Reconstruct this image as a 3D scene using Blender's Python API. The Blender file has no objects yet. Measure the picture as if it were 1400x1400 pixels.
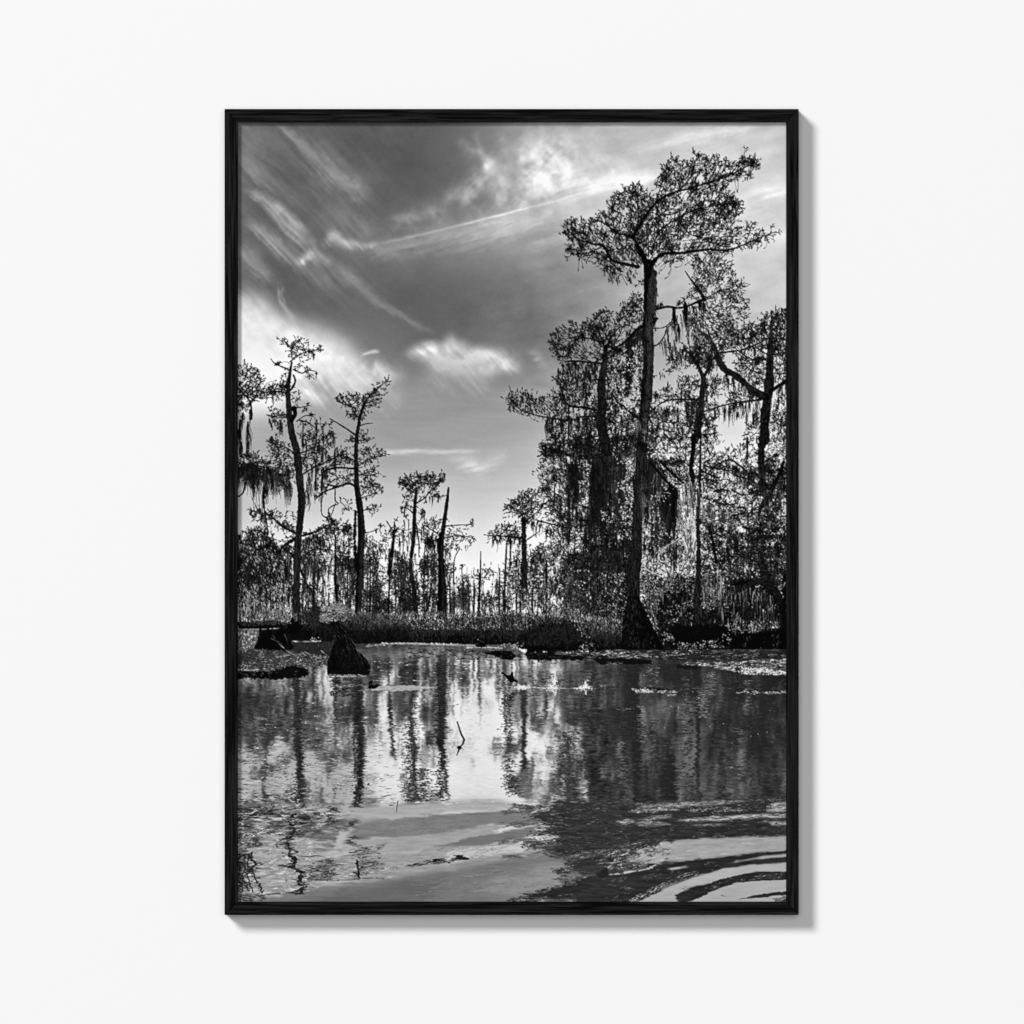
import bpy, bmesh, math
import numpy as np

# ---------------------------------------------------------------------------
# CAMERA, WORLD, LAMP, EXPOSURE
# A framed black and white photograph on a plain white wall. One unit = 1 m.
# The wall is the plane y = 0, the camera looks along +y.
# ---------------------------------------------------------------------------
scene = bpy.context.scene
PXM = 1.0 / 1500.0                       # metres per picture point of the photograph
CAM_D = 9.0
cam_data = bpy.data.cameras.new("camera")
cam_data.sensor_width = 36.0
cam_data.lens = 36.0 * (CAM_D - 0.0255) / (1400 * PXM)
cam_data.clip_end = 100.0
cam = bpy.data.objects.new("camera", cam_data)
cam.location = (0.0, -CAM_D, 0.0)
cam.rotation_euler = (math.radians(90), 0, 0)
scene.collection.objects.link(cam)
scene.camera = cam

world = bpy.data.worlds.new("World")
scene.world = world
world.use_nodes = True
bg = world.node_tree.nodes["Background"]
bg.inputs["Color"].default_value = (1.0, 0.998, 0.994, 1)
bg.inputs["Strength"].default_value = 0.03        # soft fill of a white studio

key_data = bpy.data.lights.new("key_softbox", 'AREA')
key_data.shape = 'DISK'
key_data.size = 11.2
key_data.energy = 18060
key_data.color = (1.0, 1.0, 1.0)
key = bpy.data.objects.new("key_softbox", key_data)
KD = np.array([-0.64, -1.0, 0.60]); KD = KD / np.linalg.norm(KD) * 46.0
key.location = tuple(KD)
scene.collection.objects.link(key)
from mathutils import Vector
key.rotation_euler = (-Vector(KD)).to_track_quat('-Z', 'Y').to_euler()

fill_data = bpy.data.lights.new("fill_softbox", 'AREA')
fill_data.shape = 'DISK'
fill_data.size = 13.0
fill_data.energy = 2900.0
fill = bpy.data.objects.new("fill_softbox", fill_data)
FD = np.array([0.02, -1.0, 0.04]); FD = FD / np.linalg.norm(FD) * 26.0
fill.location = tuple(FD)
scene.collection.objects.link(fill)
fill.rotation_euler = (-Vector(FD)).to_track_quat('-Z', 'Y').to_euler()

vs = scene.view_settings
vs.view_transform = 'Standard'
vs.look = 'None'
vs.exposure = 0.0
vs.gamma = 1.0
vs.use_curve_mapping = False
scene.render.film_transparent = False
scene.cycles.max_bounces = 6

WALL_ALBEDO = 0.86


def at(px, py, y=0.0):
    """a point of the picture (1400 x 1400) turned into wall metres"""
    return ((px - 700.0) * PXM, y, (700.0 - py) * PXM)


def mat(name):
    m = bpy.data.materials.new(name)
    m.use_nodes = True
    nt = m.node_tree
    return m, nt, nt.nodes["Principled BSDF"]


def link(o, parent=None):
    scene.collection.objects.link(o)
    if parent is not None:
        o.parent = parent
    return o


# ---------------------------------------------------------------------------
# THE WALL
# ---------------------------------------------------------------------------
m_wall, nt, bs = mat("white_wall_paint")
bs.inputs["Base Color"].default_value = (WALL_ALBEDO, WALL_ALBEDO, WALL_ALBEDO, 1)
bs.inputs["Roughness"].default_value = 0.95
bs.inputs["Specular IOR Level"].default_value = 0.0
tc = nt.nodes.new("ShaderNodeTexCoord")
nz = nt.nodes.new("ShaderNodeTexNoise"); nz.inputs["Scale"].default_value = 900; nz.inputs["Detail"].default_value = 3
nt.links.new(tc.outputs["Object"], nz.inputs["Vector"])
bp = nt.nodes.new("ShaderNodeBump"); bp.inputs["Strength"].default_value = 0.02; bp.inputs["Distance"].default_value = 0.0003
nt.links.new(nz.outputs["Fac"], bp.inputs["Height"]); nt.links.new(bp.outputs["Normal"], bs.inputs["Normal"])
bm = bmesh.new()
bmesh.ops.create_cube(bm, size=1.0)
bmesh.ops.scale(bm, vec=(6.0, 0.12, 4.0), verts=bm.verts)
bmesh.ops.translate(bm, vec=(0, 0.06, 0), verts=bm.verts)
me = bpy.data.meshes.new("wall"); bm.to_mesh(me); bm.free()
me.materials.append(m_wall)
wall = link(bpy.data.objects.new("wall", me))
wall["kind"] = "structure"
wall["label"] = "plain smooth white wall behind the black picture frame"

# ---------------------------------------------------------------------------
# THE PICTURE FRAME: four mitred black wooden rails round the print
# ---------------------------------------------------------------------------
FX0, FX1, FY0, FY1 = 307.0, 1092.0, 149.0, 1251.0      # outer edge
IX0, IX1, IY0, IY1 = 325.0, 1075.0, 167.0, 1233.0      # sight edge
DEPTH = 0.0255                                         # frame stands this far off the wall
RECESS = 0.0058                                        # print lies this far behind the face

cxp, cyp = (FX0 + FX1) / 2, (FY0 + FY1) / 2
frame = bpy.data.objects.new("picture_frame", None)
frame.location = at(cxp, FY1, 0.0)
frame["label"] = "thin black wooden frame holding a black and white swamp photograph on the white wall"
frame["category"] = "picture frame"
link(frame)
ORG = Vector(frame.location)

m_wood, nt, bs = mat("black_stained_ash")
tc = nt.nodes.new("ShaderNodeTexCoord")
oi = nt.nodes.new("ShaderNodeObjectInfo")
mulr = nt.nodes.new("ShaderNodeVectorMath"); mulr.operation = 'SCALE'; mulr.inputs[3].default_value = 7.0
comb = nt.nodes.new("ShaderNodeCombineXYZ")
nt.links.new(oi.outputs["Random"], comb.inputs[0]); nt.links.new(oi.outputs["Random"], comb.inputs[2])
nt.links.new(comb.outputs[0], mulr.inputs[0])
add = nt.nodes.new("ShaderNodeVectorMath"); add.operation = 'ADD'
nt.links.new(tc.outputs["Object"], add.inputs[0]); nt.links.new(mulr.outputs[0], add.inputs[1])
mp = nt.nodes.new("ShaderNodeMapping"); mp.inputs["Scale"].default_value = (11, 430, 430)
nt.links.new(add.outputs[0], mp.inputs["Vector"])
n1 = nt.nodes.new("ShaderNodeTexNoise"); n1.inputs["Scale"].default_value = 1.0; n1.inputs["Detail"].default_value = 4; n1.inputs["Roughness"].default_value = 0.6; n1.inputs["Distortion"].default_value = 0.9
nt.links.new(mp.outputs[0], n1.inputs["Vector"])
rp = nt.nodes.new("ShaderNodeValToRGB")
rp.color_ramp.elements[0].position = 0.43; rp.color_ramp.elements[0].color = (0.0008, 0.0007, 0.0009, 1)
rp.color_ramp.elements[1].position = 0.62; rp.color_ramp.elements[1].color = (0.0150, 0.0140, 0.0152, 1)
nt.links.new(n1.outputs["Fac"], rp.inputs[0]); nt.links.new(rp.outputs[0], bs.inputs["Base Color"])
bs.inputs["Roughness"].default_value = 0.62
bs.inputs["Specular IOR Level"].default_value = 0.03
bp = nt.nodes.new("ShaderNodeBump"); bp.inputs["Strength"].default_value = 0.5; bp.inputs["Distance"].default_value = 0.0004
nt.links.new(n1.outputs["Fac"], bp.inputs["Height"]); nt.links.new(bp.outputs["Normal"], bs.inputs["Normal"])


def rail(a_out, b_out, a_in, b_in, rot):
    """one mitred rail; its grain runs along its own local x axis"""
    pts = [Vector(at(*p)) for p in (a_out, b_out, b_in, a_in)]
    mid = sum(pts, Vector()) / 4
    loc = []
    for p in pts:
        d = p - mid
        # rotate about y so that the rail lies along local x
        x = d.x * math.cos(rot) - d.z * math.sin(rot)
        z = d.x * math.sin(rot) + d.z * math.cos(rot)
        loc.append((x, z))
    bm = bmesh.new()
    g = 0.00012                       # hairline of the mitre joint
    loc = [(x - math.copysign(g, x), z) for x, z in loc]
    fv = [bm.verts.new((x, -DEPTH, z)) for x, z in loc]
    bv = [bm.verts.new((x, -0.0004, z)) for x, z in loc]
    bm.faces.new(fv); bm.faces.new(bv[::-1])
    for i in range(4):
        j = (i + 1) % 4
        bm.faces.new((fv[j], fv[i], bv[i], bv[j]))
    bmesh.ops.recalc_face_normals(bm, faces=bm.faces)
    es = [e for e in bm.edges if all(abs(v.co.y + DEPTH) < 1e-6 for v in e.verts)]
    bmesh.ops.bevel(bm, geom=es, offset=0.0004, segments=2, profile=0.6, affect='EDGES')
    me = bpy.data.meshes.new("rail"); bm.to_mesh(me); bm.free()
    me.materials.append(m_wood)
    o = bpy.data.objects.new("rail", me)
    link(o, frame)
    o.location = mid - ORG
    o.rotation_euler = (0, rot, 0)
    return o


for a, b, c_, d, r in (((FX0, FY0), (FX1, FY0), (IX0, IY0), (IX1, IY0), 0.0),
                       ((FX0, FY1), (FX1, FY1), (IX0, IY1), (IX1, IY1), 0.0),
                       ((FX0, FY0), (FX0, FY1), (IX0, IY0), (IX0, IY1), math.pi / 2),
                       ((FX1, FY0), (FX1, FY1), (IX1, IY0), (IX1, IY1), math.pi / 2)):
    rail(a, b, c_, d, r)


# ---------------------------------------------------------------------------
# THE PHOTOGRAPH ON THE PRINT: drawn by code, stroke by stroke, as grey values
# of printed ink (0 = black, 255 = paper white) over a grid of points.
# All coordinates are millimetre-like units of the print sheet.
# ---------------------------------------------------------------------------
SS = 3                       # strokes are drawn on a three times finer grid
X0, Y0, W, H = 322, 164, 756, 1072
rng = np.random.default_rng(20)
CW, CH = W * SS, H * SS
F32 = np.float32


def fr(ox, oy, s):
    k = s / 1400.0
    return lambda *p: np.array(p, float).reshape(-1, 2) * k + [ox, oy]


A = fr(320, 450, 220); B = fr(320, 660, 220); Cc = fr(520, 620, 220); D = fr(680, 400, 220)
E = fr(860, 380, 220); Fz = fr(680, 600, 220); G = fr(860, 580, 220)
Hh = fr(320, 780, 260); I = fr(560, 780, 260); J = fr(820, 780, 260)
K = fr(320, 980, 260); L = fr(560, 980, 260); M = fr(820, 980, 260)
S5 = fr(300, 140, 420); S6 = fr(680, 140, 420); PX = lambda *p: np.array(p, float).reshape(-1, 2)
T1 = fr(320, 160, 400); T2 = fr(320, 340, 400); T3 = fr(620, 160, 460); T4 = fr(320, 400, 240)


def upsample(g, h, w):
    """smooth interpolation of a small grid to h x w"""
    gh, gw = g.shape
    y = np.linspace(0, gh - 1.001, h); x = np.linspace(0, gw - 1.001, w)
    yi = y.astype(int); xi = x.astype(int)
    fy = (y - yi); fx = (x - xi)
    fy = (fy * fy * (3 - 2 * fy))[:, None]; fx = (fx * fx * (3 - 2 * fx))[None, :]
    a = g[yi][:, xi]; b = g[yi][:, xi + 1]; c = g[yi + 1][:, xi]; d = g[yi + 1][:, xi + 1]
    return ((a * (1 - fx) + b * fx) * (1 - fy) + (c * (1 - fx) + d * fx) * fy).astype(F32)


def noise(h, w, cx, cy):
    return upsample(rng.random((max(2, int(h / cy) + 2), max(2, int(w / cx) + 2))).astype(F32), h, w)


def fbm(h, w, cx, cy, octv=4, gain=0.55):
    o = np.zeros((h, w), F32); a = 1.0; t = 0.0
    for _ in range(octv):
        o += a * noise(h, w, cx, cy); t += a; a *= gain; cx = max(1.2, cx / 2); cy = max(1.2, cy / 2)
    return o / t


def blur(a, s):
    """three box passes, close to a gaussian of sigma s"""
    r = int(max(1, round(s * 0.9)))
    for ax in (0, 1):
        for _ in range(3):
            p = np.pad(a, [(r + 1, r) if k == ax else (0, 0) for k in (0, 1)], mode='edge')
            c = np.cumsum(p, axis=ax, dtype=np.float64)
            n = a.shape[ax]
            hi = np.take(c, range(2 * r + 1, 2 * r + 1 + n), axis=ax); lo = np.take(c, range(0, n), axis=ax)
            a = ((hi - lo) / (2 * r + 1)).astype(F32)
    return a


def bil(img, x, y):
    h, w = img.shape
    x = np.clip(x, 0, w - 1.01); y = np.clip(y, 0, h - 1.01)
    xi = x.astype(int); yi = y.astype(int); fx = x - xi; fy = y - yi
    return (img[yi, xi] * (1 - fx) + img[yi, xi + 1] * fx) * (1 - fy) + \
           (img[yi + 1, xi] * (1 - fx) + img[yi + 1, xi + 1] * fx) * fy


def pip(poly, x, y):
    ins = np.zeros(x.shape, bool)
    n = len(poly)
    for i in range(n):
        xa, ya = poly[i]; xb, yb = poly[(i + 1) % n]
        if ya == yb:
            continue
        c = ((ya > y) != (yb > y)) & (x < (xb - xa) * (y - ya) / (yb - ya) + xa)
        ins ^= c
    return ins


def smooth(p, n=8):
    """Catmull-Rom through the points"""
    p = np.asarray(p, float)
    if len(p) < 3:
        t = np.linspace(0, 1, n * 2)[:, None]
        return p[0] * (1 - t) + p[-1] * t
    q = np.vstack([2 * p[0] - p[1], p, 2 * p[-1] - p[-2]])
    out = []
    for i in range(1, len(q) - 2):
        t = np.linspace(0, 1, n, endpoint=False)[:, None]
        a, b, c, d = q[i - 1], q[i], q[i + 1], q[i + 2]
        out.append(0.5 * (2 * b + (c - a) * t + (2 * a - 5 * b + 4 * c - d) * t ** 2 + (3 * b - a - 3 * c + d) * t ** 3))
    out.append(p[-1:])
    return np.vstack(out)


def area(p):
    x, y = p[:, 0], p[:, 1]
    return abs(np.dot(x, np.roll(y, 1)) - np.dot(y, np.roll(x, 1))) / 2


HOLE = fbm(H, W, 11, 9, 3, 0.6)          # gaps in the foliage
HOLE = (HOLE - HOLE.mean()) / HOLE.std()
HOLE2 = fbm(H, W, 5, 14, 3, 0.6)         # tall gaps between hanging moss
HOLE2 = (HOLE2 - HOLE2.mean()) / HOLE2.std()

HOLE4 = fbm(H, W, 9, 11, 3, 0.7)
HOLE4 = (HOLE4 - HOLE4.mean()) / HOLE4.std()


def look(f, x, y):
    return f[np.clip((y - Y0).astype(int), 0, H - 1), np.clip((x - X0).astype(int), 0, W - 1)]


class Canvas:
    def __init__(self):
        self.a = np.zeros((CH, CW), F32)

    def dots(self, x, y, r, t):
        x = (np.asarray(x) - X0) * SS; y = (np.asarray(y) - Y0) * SS
        r = np.broadcast_to(np.asarray(r, float) * SS, x.shape); t = np.broadcast_to(np.asarray(t, F32), x.shape)
        m = (x > -30) & (x < CW + 30) & (y > -30) & (y < CH + 30)
        x, y, r, t = x[m], y[m], r[m], t[m]
        if len(x) == 0:
            return
        R = int(np.ceil(r.max()))
        xi = np.floor(x).astype(int); yi = np.floor(y).astype(int)
        for dy in range(-R, R + 1):
            for dx in range(-R, R + 1):
                d2 = dx * dx + dy * dy
                if d2 > R * R:
                    continue
                k = (d2 <= r * r) if d2 else np.ones(len(r), bool)
                if not k.any():
                    continue
                xx = xi[k] + dx; yy = yi[k] + dy
                ok = (xx >= 0) & (xx < CW) & (yy >= 0) & (yy < CH)
                self.a[yy[ok], xx[ok]] = t[k][ok]

    def lines(self, x0, y0, x1, y1, r0, r1, t, bend=0.0):
        """many bent tapering strokes at once"""
        x0, y0, x1, y1 = [np.asarray(v, float) for v in (x0, y0, x1, y1)]
        n = len(x0)
        if n == 0:
            return
        r0 = np.broadcast_to(r0, n).astype(float); r1 = np.broadcast_to(r1, n).astype(float)
        t = np.broadcast_to(t, n).astype(F32); bend = np.broadcast_to(bend, n).astype(float)
        ln = np.hypot(x1 - x0, y1 - y0)
        k = np.maximum(2, np.ceil(ln * SS * 1.15).astype(int))
        idx = np.repeat(np.arange(n), k)
        st = np.cumsum(k) - k
        u = (np.arange(len(idx)) - st[idx]) / np.maximum(1, k[idx] - 1)
        b = bend[idx] * 4 * u * (1 - u)
        dx, dy = (x1 - x0)[idx], (y1 - y0)[idx]
        px = x0[idx] + dx * u - dy * b; py = y0[idx] + dy * u + dx * b
        self.dots(px, py, r0[idx] * (1 - u) + r1[idx] * u, t[idx])

    def limb(self, pts, w0, w1=None, t=20, rough=0.12, bark=None, ws=None, cap=False):
        """one branch or trunk along points, width tapering w0 -> w1 (or widths per point)"""
        p = smooth(pts, 10)
        d = np.r_[0, np.cumsum(np.hypot(*np.diff(p, axis=0).T))]
        n = max(3, int(d[-1] * SS / 1.3))
        s = np.linspace(0, d[-1], n)
        x = np.interp(s, d, p[:, 0]); y = np.interp(s, d, p[:, 1])
        if ws is not None:
            w = np.interp(np.linspace(0, 1, n), np.linspace(0, 1, len(ws)), ws)
        else:
            w = np.linspace(w0, w1, n)
        jit = np.interp(np.arange(n), np.arange(0, n + 8, 5), rng.normal(0, 1, len(np.arange(0, n + 8, 5))))
        w = w * (1 + rough * jit)
        if cap:
            e = np.minimum(np.arange(n), np.arange(n)[::-1]) * 1.3 / SS
            w = w * np.clip(.25 + .75 * e / np.maximum(.4 * w, .5), 0, 1)
        tx = np.gradient(x); ty = np.gradient(y); q = np.hypot(tx, ty) + 1e-6
        self.dots(x, y, np.maximum(w / 2, 0.2), t)
        if bark:
            lo, hi, cnt, side = bark
            m = int(.55 * cnt * d[-1] * w.mean() / 10)
            i = rng.integers(0, n, m)
            o = rng.uniform(-0.46, 0.46, m)
            if side:
                o = np.clip(rng.normal(side * 0.3, 0.16, m), -0.46, 0.46)
            nx, ny = -ty[i] / q[i], tx[i] / q[i]
            if True:
                nx, ny = np.abs(nx), ny * np.sign(nx + 1e-9)
            bx = x[i] + nx * o * w[i]; by = y[i] + ny * o * w[i]
            l = rng.uniform(2, 9, m)
            self.lines(bx, by, bx + tx[i] / q[i] * l + rng.normal(0, .4, m), by + ty[i] / q[i] * l, 0.3, 0.2,
                       lo + (hi - lo) * rng.random(m) ** 1.7 - 3, rng.normal(0, .05, m))

    def fill(self, poly, t, rag=0.0, tex=0.0):
        p = np.asarray(poly)
        x0 = int((p[:, 0].min() - X0 - 3) * SS); x1 = int((p[:, 0].max() - X0 + 3) * SS)
        y0 = int((p[:, 1].min() - Y0 - 3) * SS); y1 = int((p[:, 1].max() - Y0 + 3) * SS)
        x0, x1 = max(0, x0), min(CW, x1); y0, y1 = max(0, y0), min(CH, y1)
        if x1 <= x0 or y1 <= y0:
            return
        yy, xx = np.mgrid[y0:y1, x0:x1].astype(F32)
        xx = xx / SS + X0; yy = yy / SS + Y0
        if rag:
            xx = xx + (fbm(y1 - y0, x1 - x0, 9, 9, 3) - .5) * rag * 2
            yy = yy + (fbm(y1 - y0, x1 - x0, 9, 9, 3) - .5) * rag * 2
        m = pip(p, xx, yy)
        v = np.full(m.shape, t, F32)
        if tex:
            v = v + (fbm(y1 - y0, x1 - x0, 10, 5, 4, .7) - .5) * tex * 2
        self.a[y0:y1, x0:x1][m] = v[m]

    def pts_in(self, poly, n):
        p = np.asarray(poly)
        lo, hi = p.min(0), p.max(0)
        xs, ys = [], []
        got = 0
        while got < n:
            q = rng.random((max(200, n), 2)) * (hi - lo) + lo
            k = pip(p, q[:, 0], q[:, 1])
            q = q[k]; xs.append(q[:, 0]); ys.append(q[:, 1]); got += len(q)
            if len(q) == 0:
                break
        return np.concatenate(xs)[:n], np.concatenate(ys)[:n]

    def tufts(self, poly, dens, tone=(8, 42), ln=(3, 7), org=None, hole=0.35, r=.38, spread=0.7, leaf=5, up=0.25, rag=3.5):
        """foliage: forked twigs with little leaf strokes"""
        n = int(area(np.asarray(poly)) * dens * 0.25)
        x, y = self.pts_in(poly, n)
        x = x + rng.normal(0, rag, len(x)) * (rng.random(len(x)) < .4); y = y + rng.normal(0, rag, len(x)) * (rng.random(len(x)) < .4)
        k = look(HOLE, x, y) + rng.normal(0, .8, len(x)) > -1.5 + hole * 2.2
        x, y = x[k], y[k]; n = len(x)
        if n == 0:
            return
        c = np.asarray(org if org is not None else np.asarray(poly).mean(0), float)
        th = np.arctan2(y - c[1], x - c[0])
        dx = np.cos(th); dy = np.sin(th) - up * 1.5
        th = np.arctan2(dy, dx) + rng.normal(0, spread, n)
        l = rng.uniform(ln[0], ln[1], n)
        t = tone[0] * .7 + (tone[1] - tone[0] * .7) * rng.random(n) ** 1.5
        m = rng.random(n) < .22                  # longer bare twigs that tie the tufts together
        tl = rng.uniform(2, 4.2, m.sum()) * ln[1] * .55
        self.lines(x[m] - np.cos(th[m]) * tl, y[m] - np.sin(th[m]) * tl, x[m], y[m], r * .95, r * .5, t[m], rng.normal(0, .14, m.sum()))
        x1, y1 = x + np.cos(th) * l, y + np.sin(th) * l
        self.lines(x, y, x1, y1, r * 0.85, r * 0.5, t, rng.normal(0, .12, n))
        m = leaf
        i = np.repeat(np.arange(n), m)
        u = rng.uniform(.15, 1.05, len(i))
        bx = x[i] + (x1 - x)[i] * u; by = y[i] + (y1 - y)[i] * u
        a = th[i] + rng.choice([-1, 1], len(i)) * rng.uniform(.3, .95, len(i))
        q = np.maximum(1.0, rng.uniform(.2, .5, len(i)) * l[i] * (1.15 - .5 * u))
        self.lines(bx, by, bx + np.cos(a) * q, by + np.sin(a) * q, r * rng.uniform(.6, 1.1, len(i)), r * .35, t[i] + rng.normal(0, 5, len(i)))

    def sprigs(self, pts, n, ln, w, tone=25, sub=3, side=0, spread=.6):
        """side twigs growing from a branch, each with smaller twigs and leaf strokes"""
        p = smooth(pts, 10)
        n = max(2, int(n * .62)); ln = ln * 1.35
        i = rng.integers(1, len(p), n)
        d = p[i] - p[i - 1]
        th = np.arctan2(d[:, 1], d[:, 0])
        sg = rng.choice([-1, 1], n) if side == 0 else np.full(n, side)
        a = th + sg * rng.uniform(.3, 1.2, n)
        l = rng.uniform(.4, 1, n) * ln
        x, y = p[i, 0], p[i, 1]
        x1, y1 = x + np.cos(a) * l, y + np.sin(a) * l
        self.lines(x, y, x1, y1, w * .42, w / 4, tone, rng.normal(0, .12, n))
        j = np.repeat(np.arange(n), sub)
        u = rng.uniform(.2, 1, len(j))
        bx = x[j] + (x1 - x)[j] * u; by = y[j] + (y1 - y)[j] * u
        b = a[j] + rng.choice([-1, 1], len(j)) * rng.uniform(.3, 1.1, len(j))
        q = rng.uniform(.25, .55, len(j)) * ln
        cx, cy = bx + np.cos(b) * q, by + np.sin(b) * q
        self.lines(bx, by, cx, cy, w / 3, .25, tone, rng.normal(0, .1, len(j)))
        k = np.repeat(np.arange(len(j)), 3)
        u = rng.uniform(.2, 1.05, len(k))
        ex = bx[k] + (cx - bx)[k] * u; ey = by[k] + (cy - by)[k] * u
        c = b[k] + rng.choice([-1, 1], len(k)) * rng.uniform(.3, 1.2, len(k))
        q = rng.uniform(1.2, 3.0, len(k))
        self.lines(ex, ey, ex + np.cos(c) * q, ey + np.sin(c) * q, .34, .2, tone + rng.normal(0, 6, len(k)))

    def moss(self, x, y, ln, n, wid, tone=(15, 55), r=.55, drift=0.0):
        """one hanging clump: n strands below (x, y), spread over wid"""
        o = rng.normal(0, wid / 3.2, n)
        l = ln * rng.uniform(.25, 1, n) * np.exp(-(o / wid) ** 2 * 2.2)
        sx = x + o; sy = y + np.abs(o) * .5 + rng.uniform(-1, 2.5, n) + rng.random(n) ** 2 * ln * .35
        r = r * .72
        self.lines(sx, sy, sx - o * .45 + drift * l + rng.normal(0, 1.0, n), sy + l, r * rng.uniform(.6, 1.15, n), .17,
                   rng.uniform(tone[0], tone[1], n), rng.normal(0, .06, n))

    def mossline(self, pts, n, ln, wid=3, strands=9, tone=(12, 50), r=.55, drift=0.0):
        p = smooth(pts, 12)
        for i in rng.integers(0, len(p), n):
            lo, hi = ln
            self.moss(p[i, 0] + rng.normal(0, 1.2), p[i, 1] + rng.normal(0, 2.2), lo + (hi - lo) * rng.random() ** 1.7, max(4, int(strands * rng.uniform(.35, 1))), wid * rng.uniform(.6, 1.5), tone, r, drift)

    def drape(self, poly, n, ln=(8, 30), wid=(1.2, 3.6), tone=(8, 55), r=.55, strands=(6, 18), hole=.3):
        """clumps of moss hanging all through a crown"""
        x, y = self.pts_in(poly, n)
        for i in range(len(x)):
            if look(HOLE, x[i:i + 1], y[i:i + 1])[0] + rng.normal(0, .6) < -1.4 + hole * 2:
                continue
            a = rng.uniform(tone[0], tone[1]) * .6
            self.moss(x[i], y[i], ln[0] + (ln[1] - ln[0]) * rng.random() ** 1.8, int(rng.integers(*strands)), rng.uniform(*wid), (a, a + (tone[1] - tone[0]) * .5), r)

    def minitree(self, x, top, base, w, tone, wide):
        """a small far tree: leaning trunk, shelves of foliage, moss below them"""
        h = base - top
        lean = rng.normal(0, h * .035)
        p = np.array([(x + lean, top), (x + lean * .6 + rng.normal(0, 1), top + h * .35), (x + rng.normal(0, .8), top + h * .7), (x, base)])
        self.limb(p, w * .35, w, tone, .15)
        for k in range(int(rng.integers(4, 9))):
            f = rng.random() ** 1.4 * .75
            cy = top + f * h; cx = x + lean * (1 - f); ww = wide * (.45 + .7 * rng.random()) * (1 - .4 * f)
            sd = rng.choice([-1, 1]); ex = cx + sd * ww
            ey = cy + rng.uniform(-4, 4)
            self.limb(np.array([(cx, cy + 3), ((cx + ex) / 2, cy), (ex, ey)]), w * .3, .4, tone)
            q = np.array([(min(cx, ex) - 1, ey - 4), ((cx + ex) / 2, ey - 6), (max(cx, ex) + 2, ey - 3), (max(cx, ex) + 1, ey + 2), ((cx + ex) / 2, ey + 3), (min(cx, ex) - 2, ey + 2)])
            self.tufts(q, .75, (tone * .6, tone + 34), (1.8, 4.2), hole=.15, rag=2)
            for _ in range(int(rng.integers(1, 4))):
                self.moss(rng.uniform(min(cx, ex), max(cx, ex)), ey + 1, rng.uniform(5, 18), int(rng.integers(5, 12)), rng.uniform(1, 2.4), (tone * .6, tone + 40), .5)

    def curtain(self, poly, dens, ln=(8, 26), tone=(12, 60), r=(.3, .8), hole=.3, drift=0.0, power=1.0):
        n = int(area(np.asarray(poly)) * dens * 0.05)
        x, y = self.pts_in(poly, n)
        k = look(HOLE2, x, y) + rng.normal(0, .5, len(x)) > -1.4 + hole * 2.2
        x, y = x[k], y[k]; n = len(x)
        l = rng.uniform(ln[0], ln[1], n)
        t = tone[0] + (tone[1] - tone[0]) * rng.random(n) ** power
        self.lines(x, y - l * .4, x + drift * l + rng.normal(0, .6, n), y + l * .6, rng.uniform(r[0], r[1], n), .2, t, rng.normal(0, .05, n))

    def flecks(self, poly, dens, tone=(90, 200), s=(.35, .8), hole=.3, ln=(.5, 2), field=None, ang=None):
        n = int(area(np.asarray(poly)) * dens * 0.25)
        x, y = self.pts_in(poly, n)
        f = HOLE if field is None else field
        k = look(f, x, y) + rng.normal(0, .4, len(x)) > -1.4 + hole * 2.4
        x, y = x[k], y[k]; n = len(x)
        a = rng.uniform(0, 6.28, n) if ang is None else rng.normal(ang, .35, n)
        l = rng.uniform(ln[0], ln[1], n)
        rr = rng.uniform(s[0], s[1], n)
        self.lines(x, y, x + np.cos(a) * l, y + np.sin(a) * l, rr, rr * .6, rng.uniform(tone[0], tone[1], n))


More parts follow.
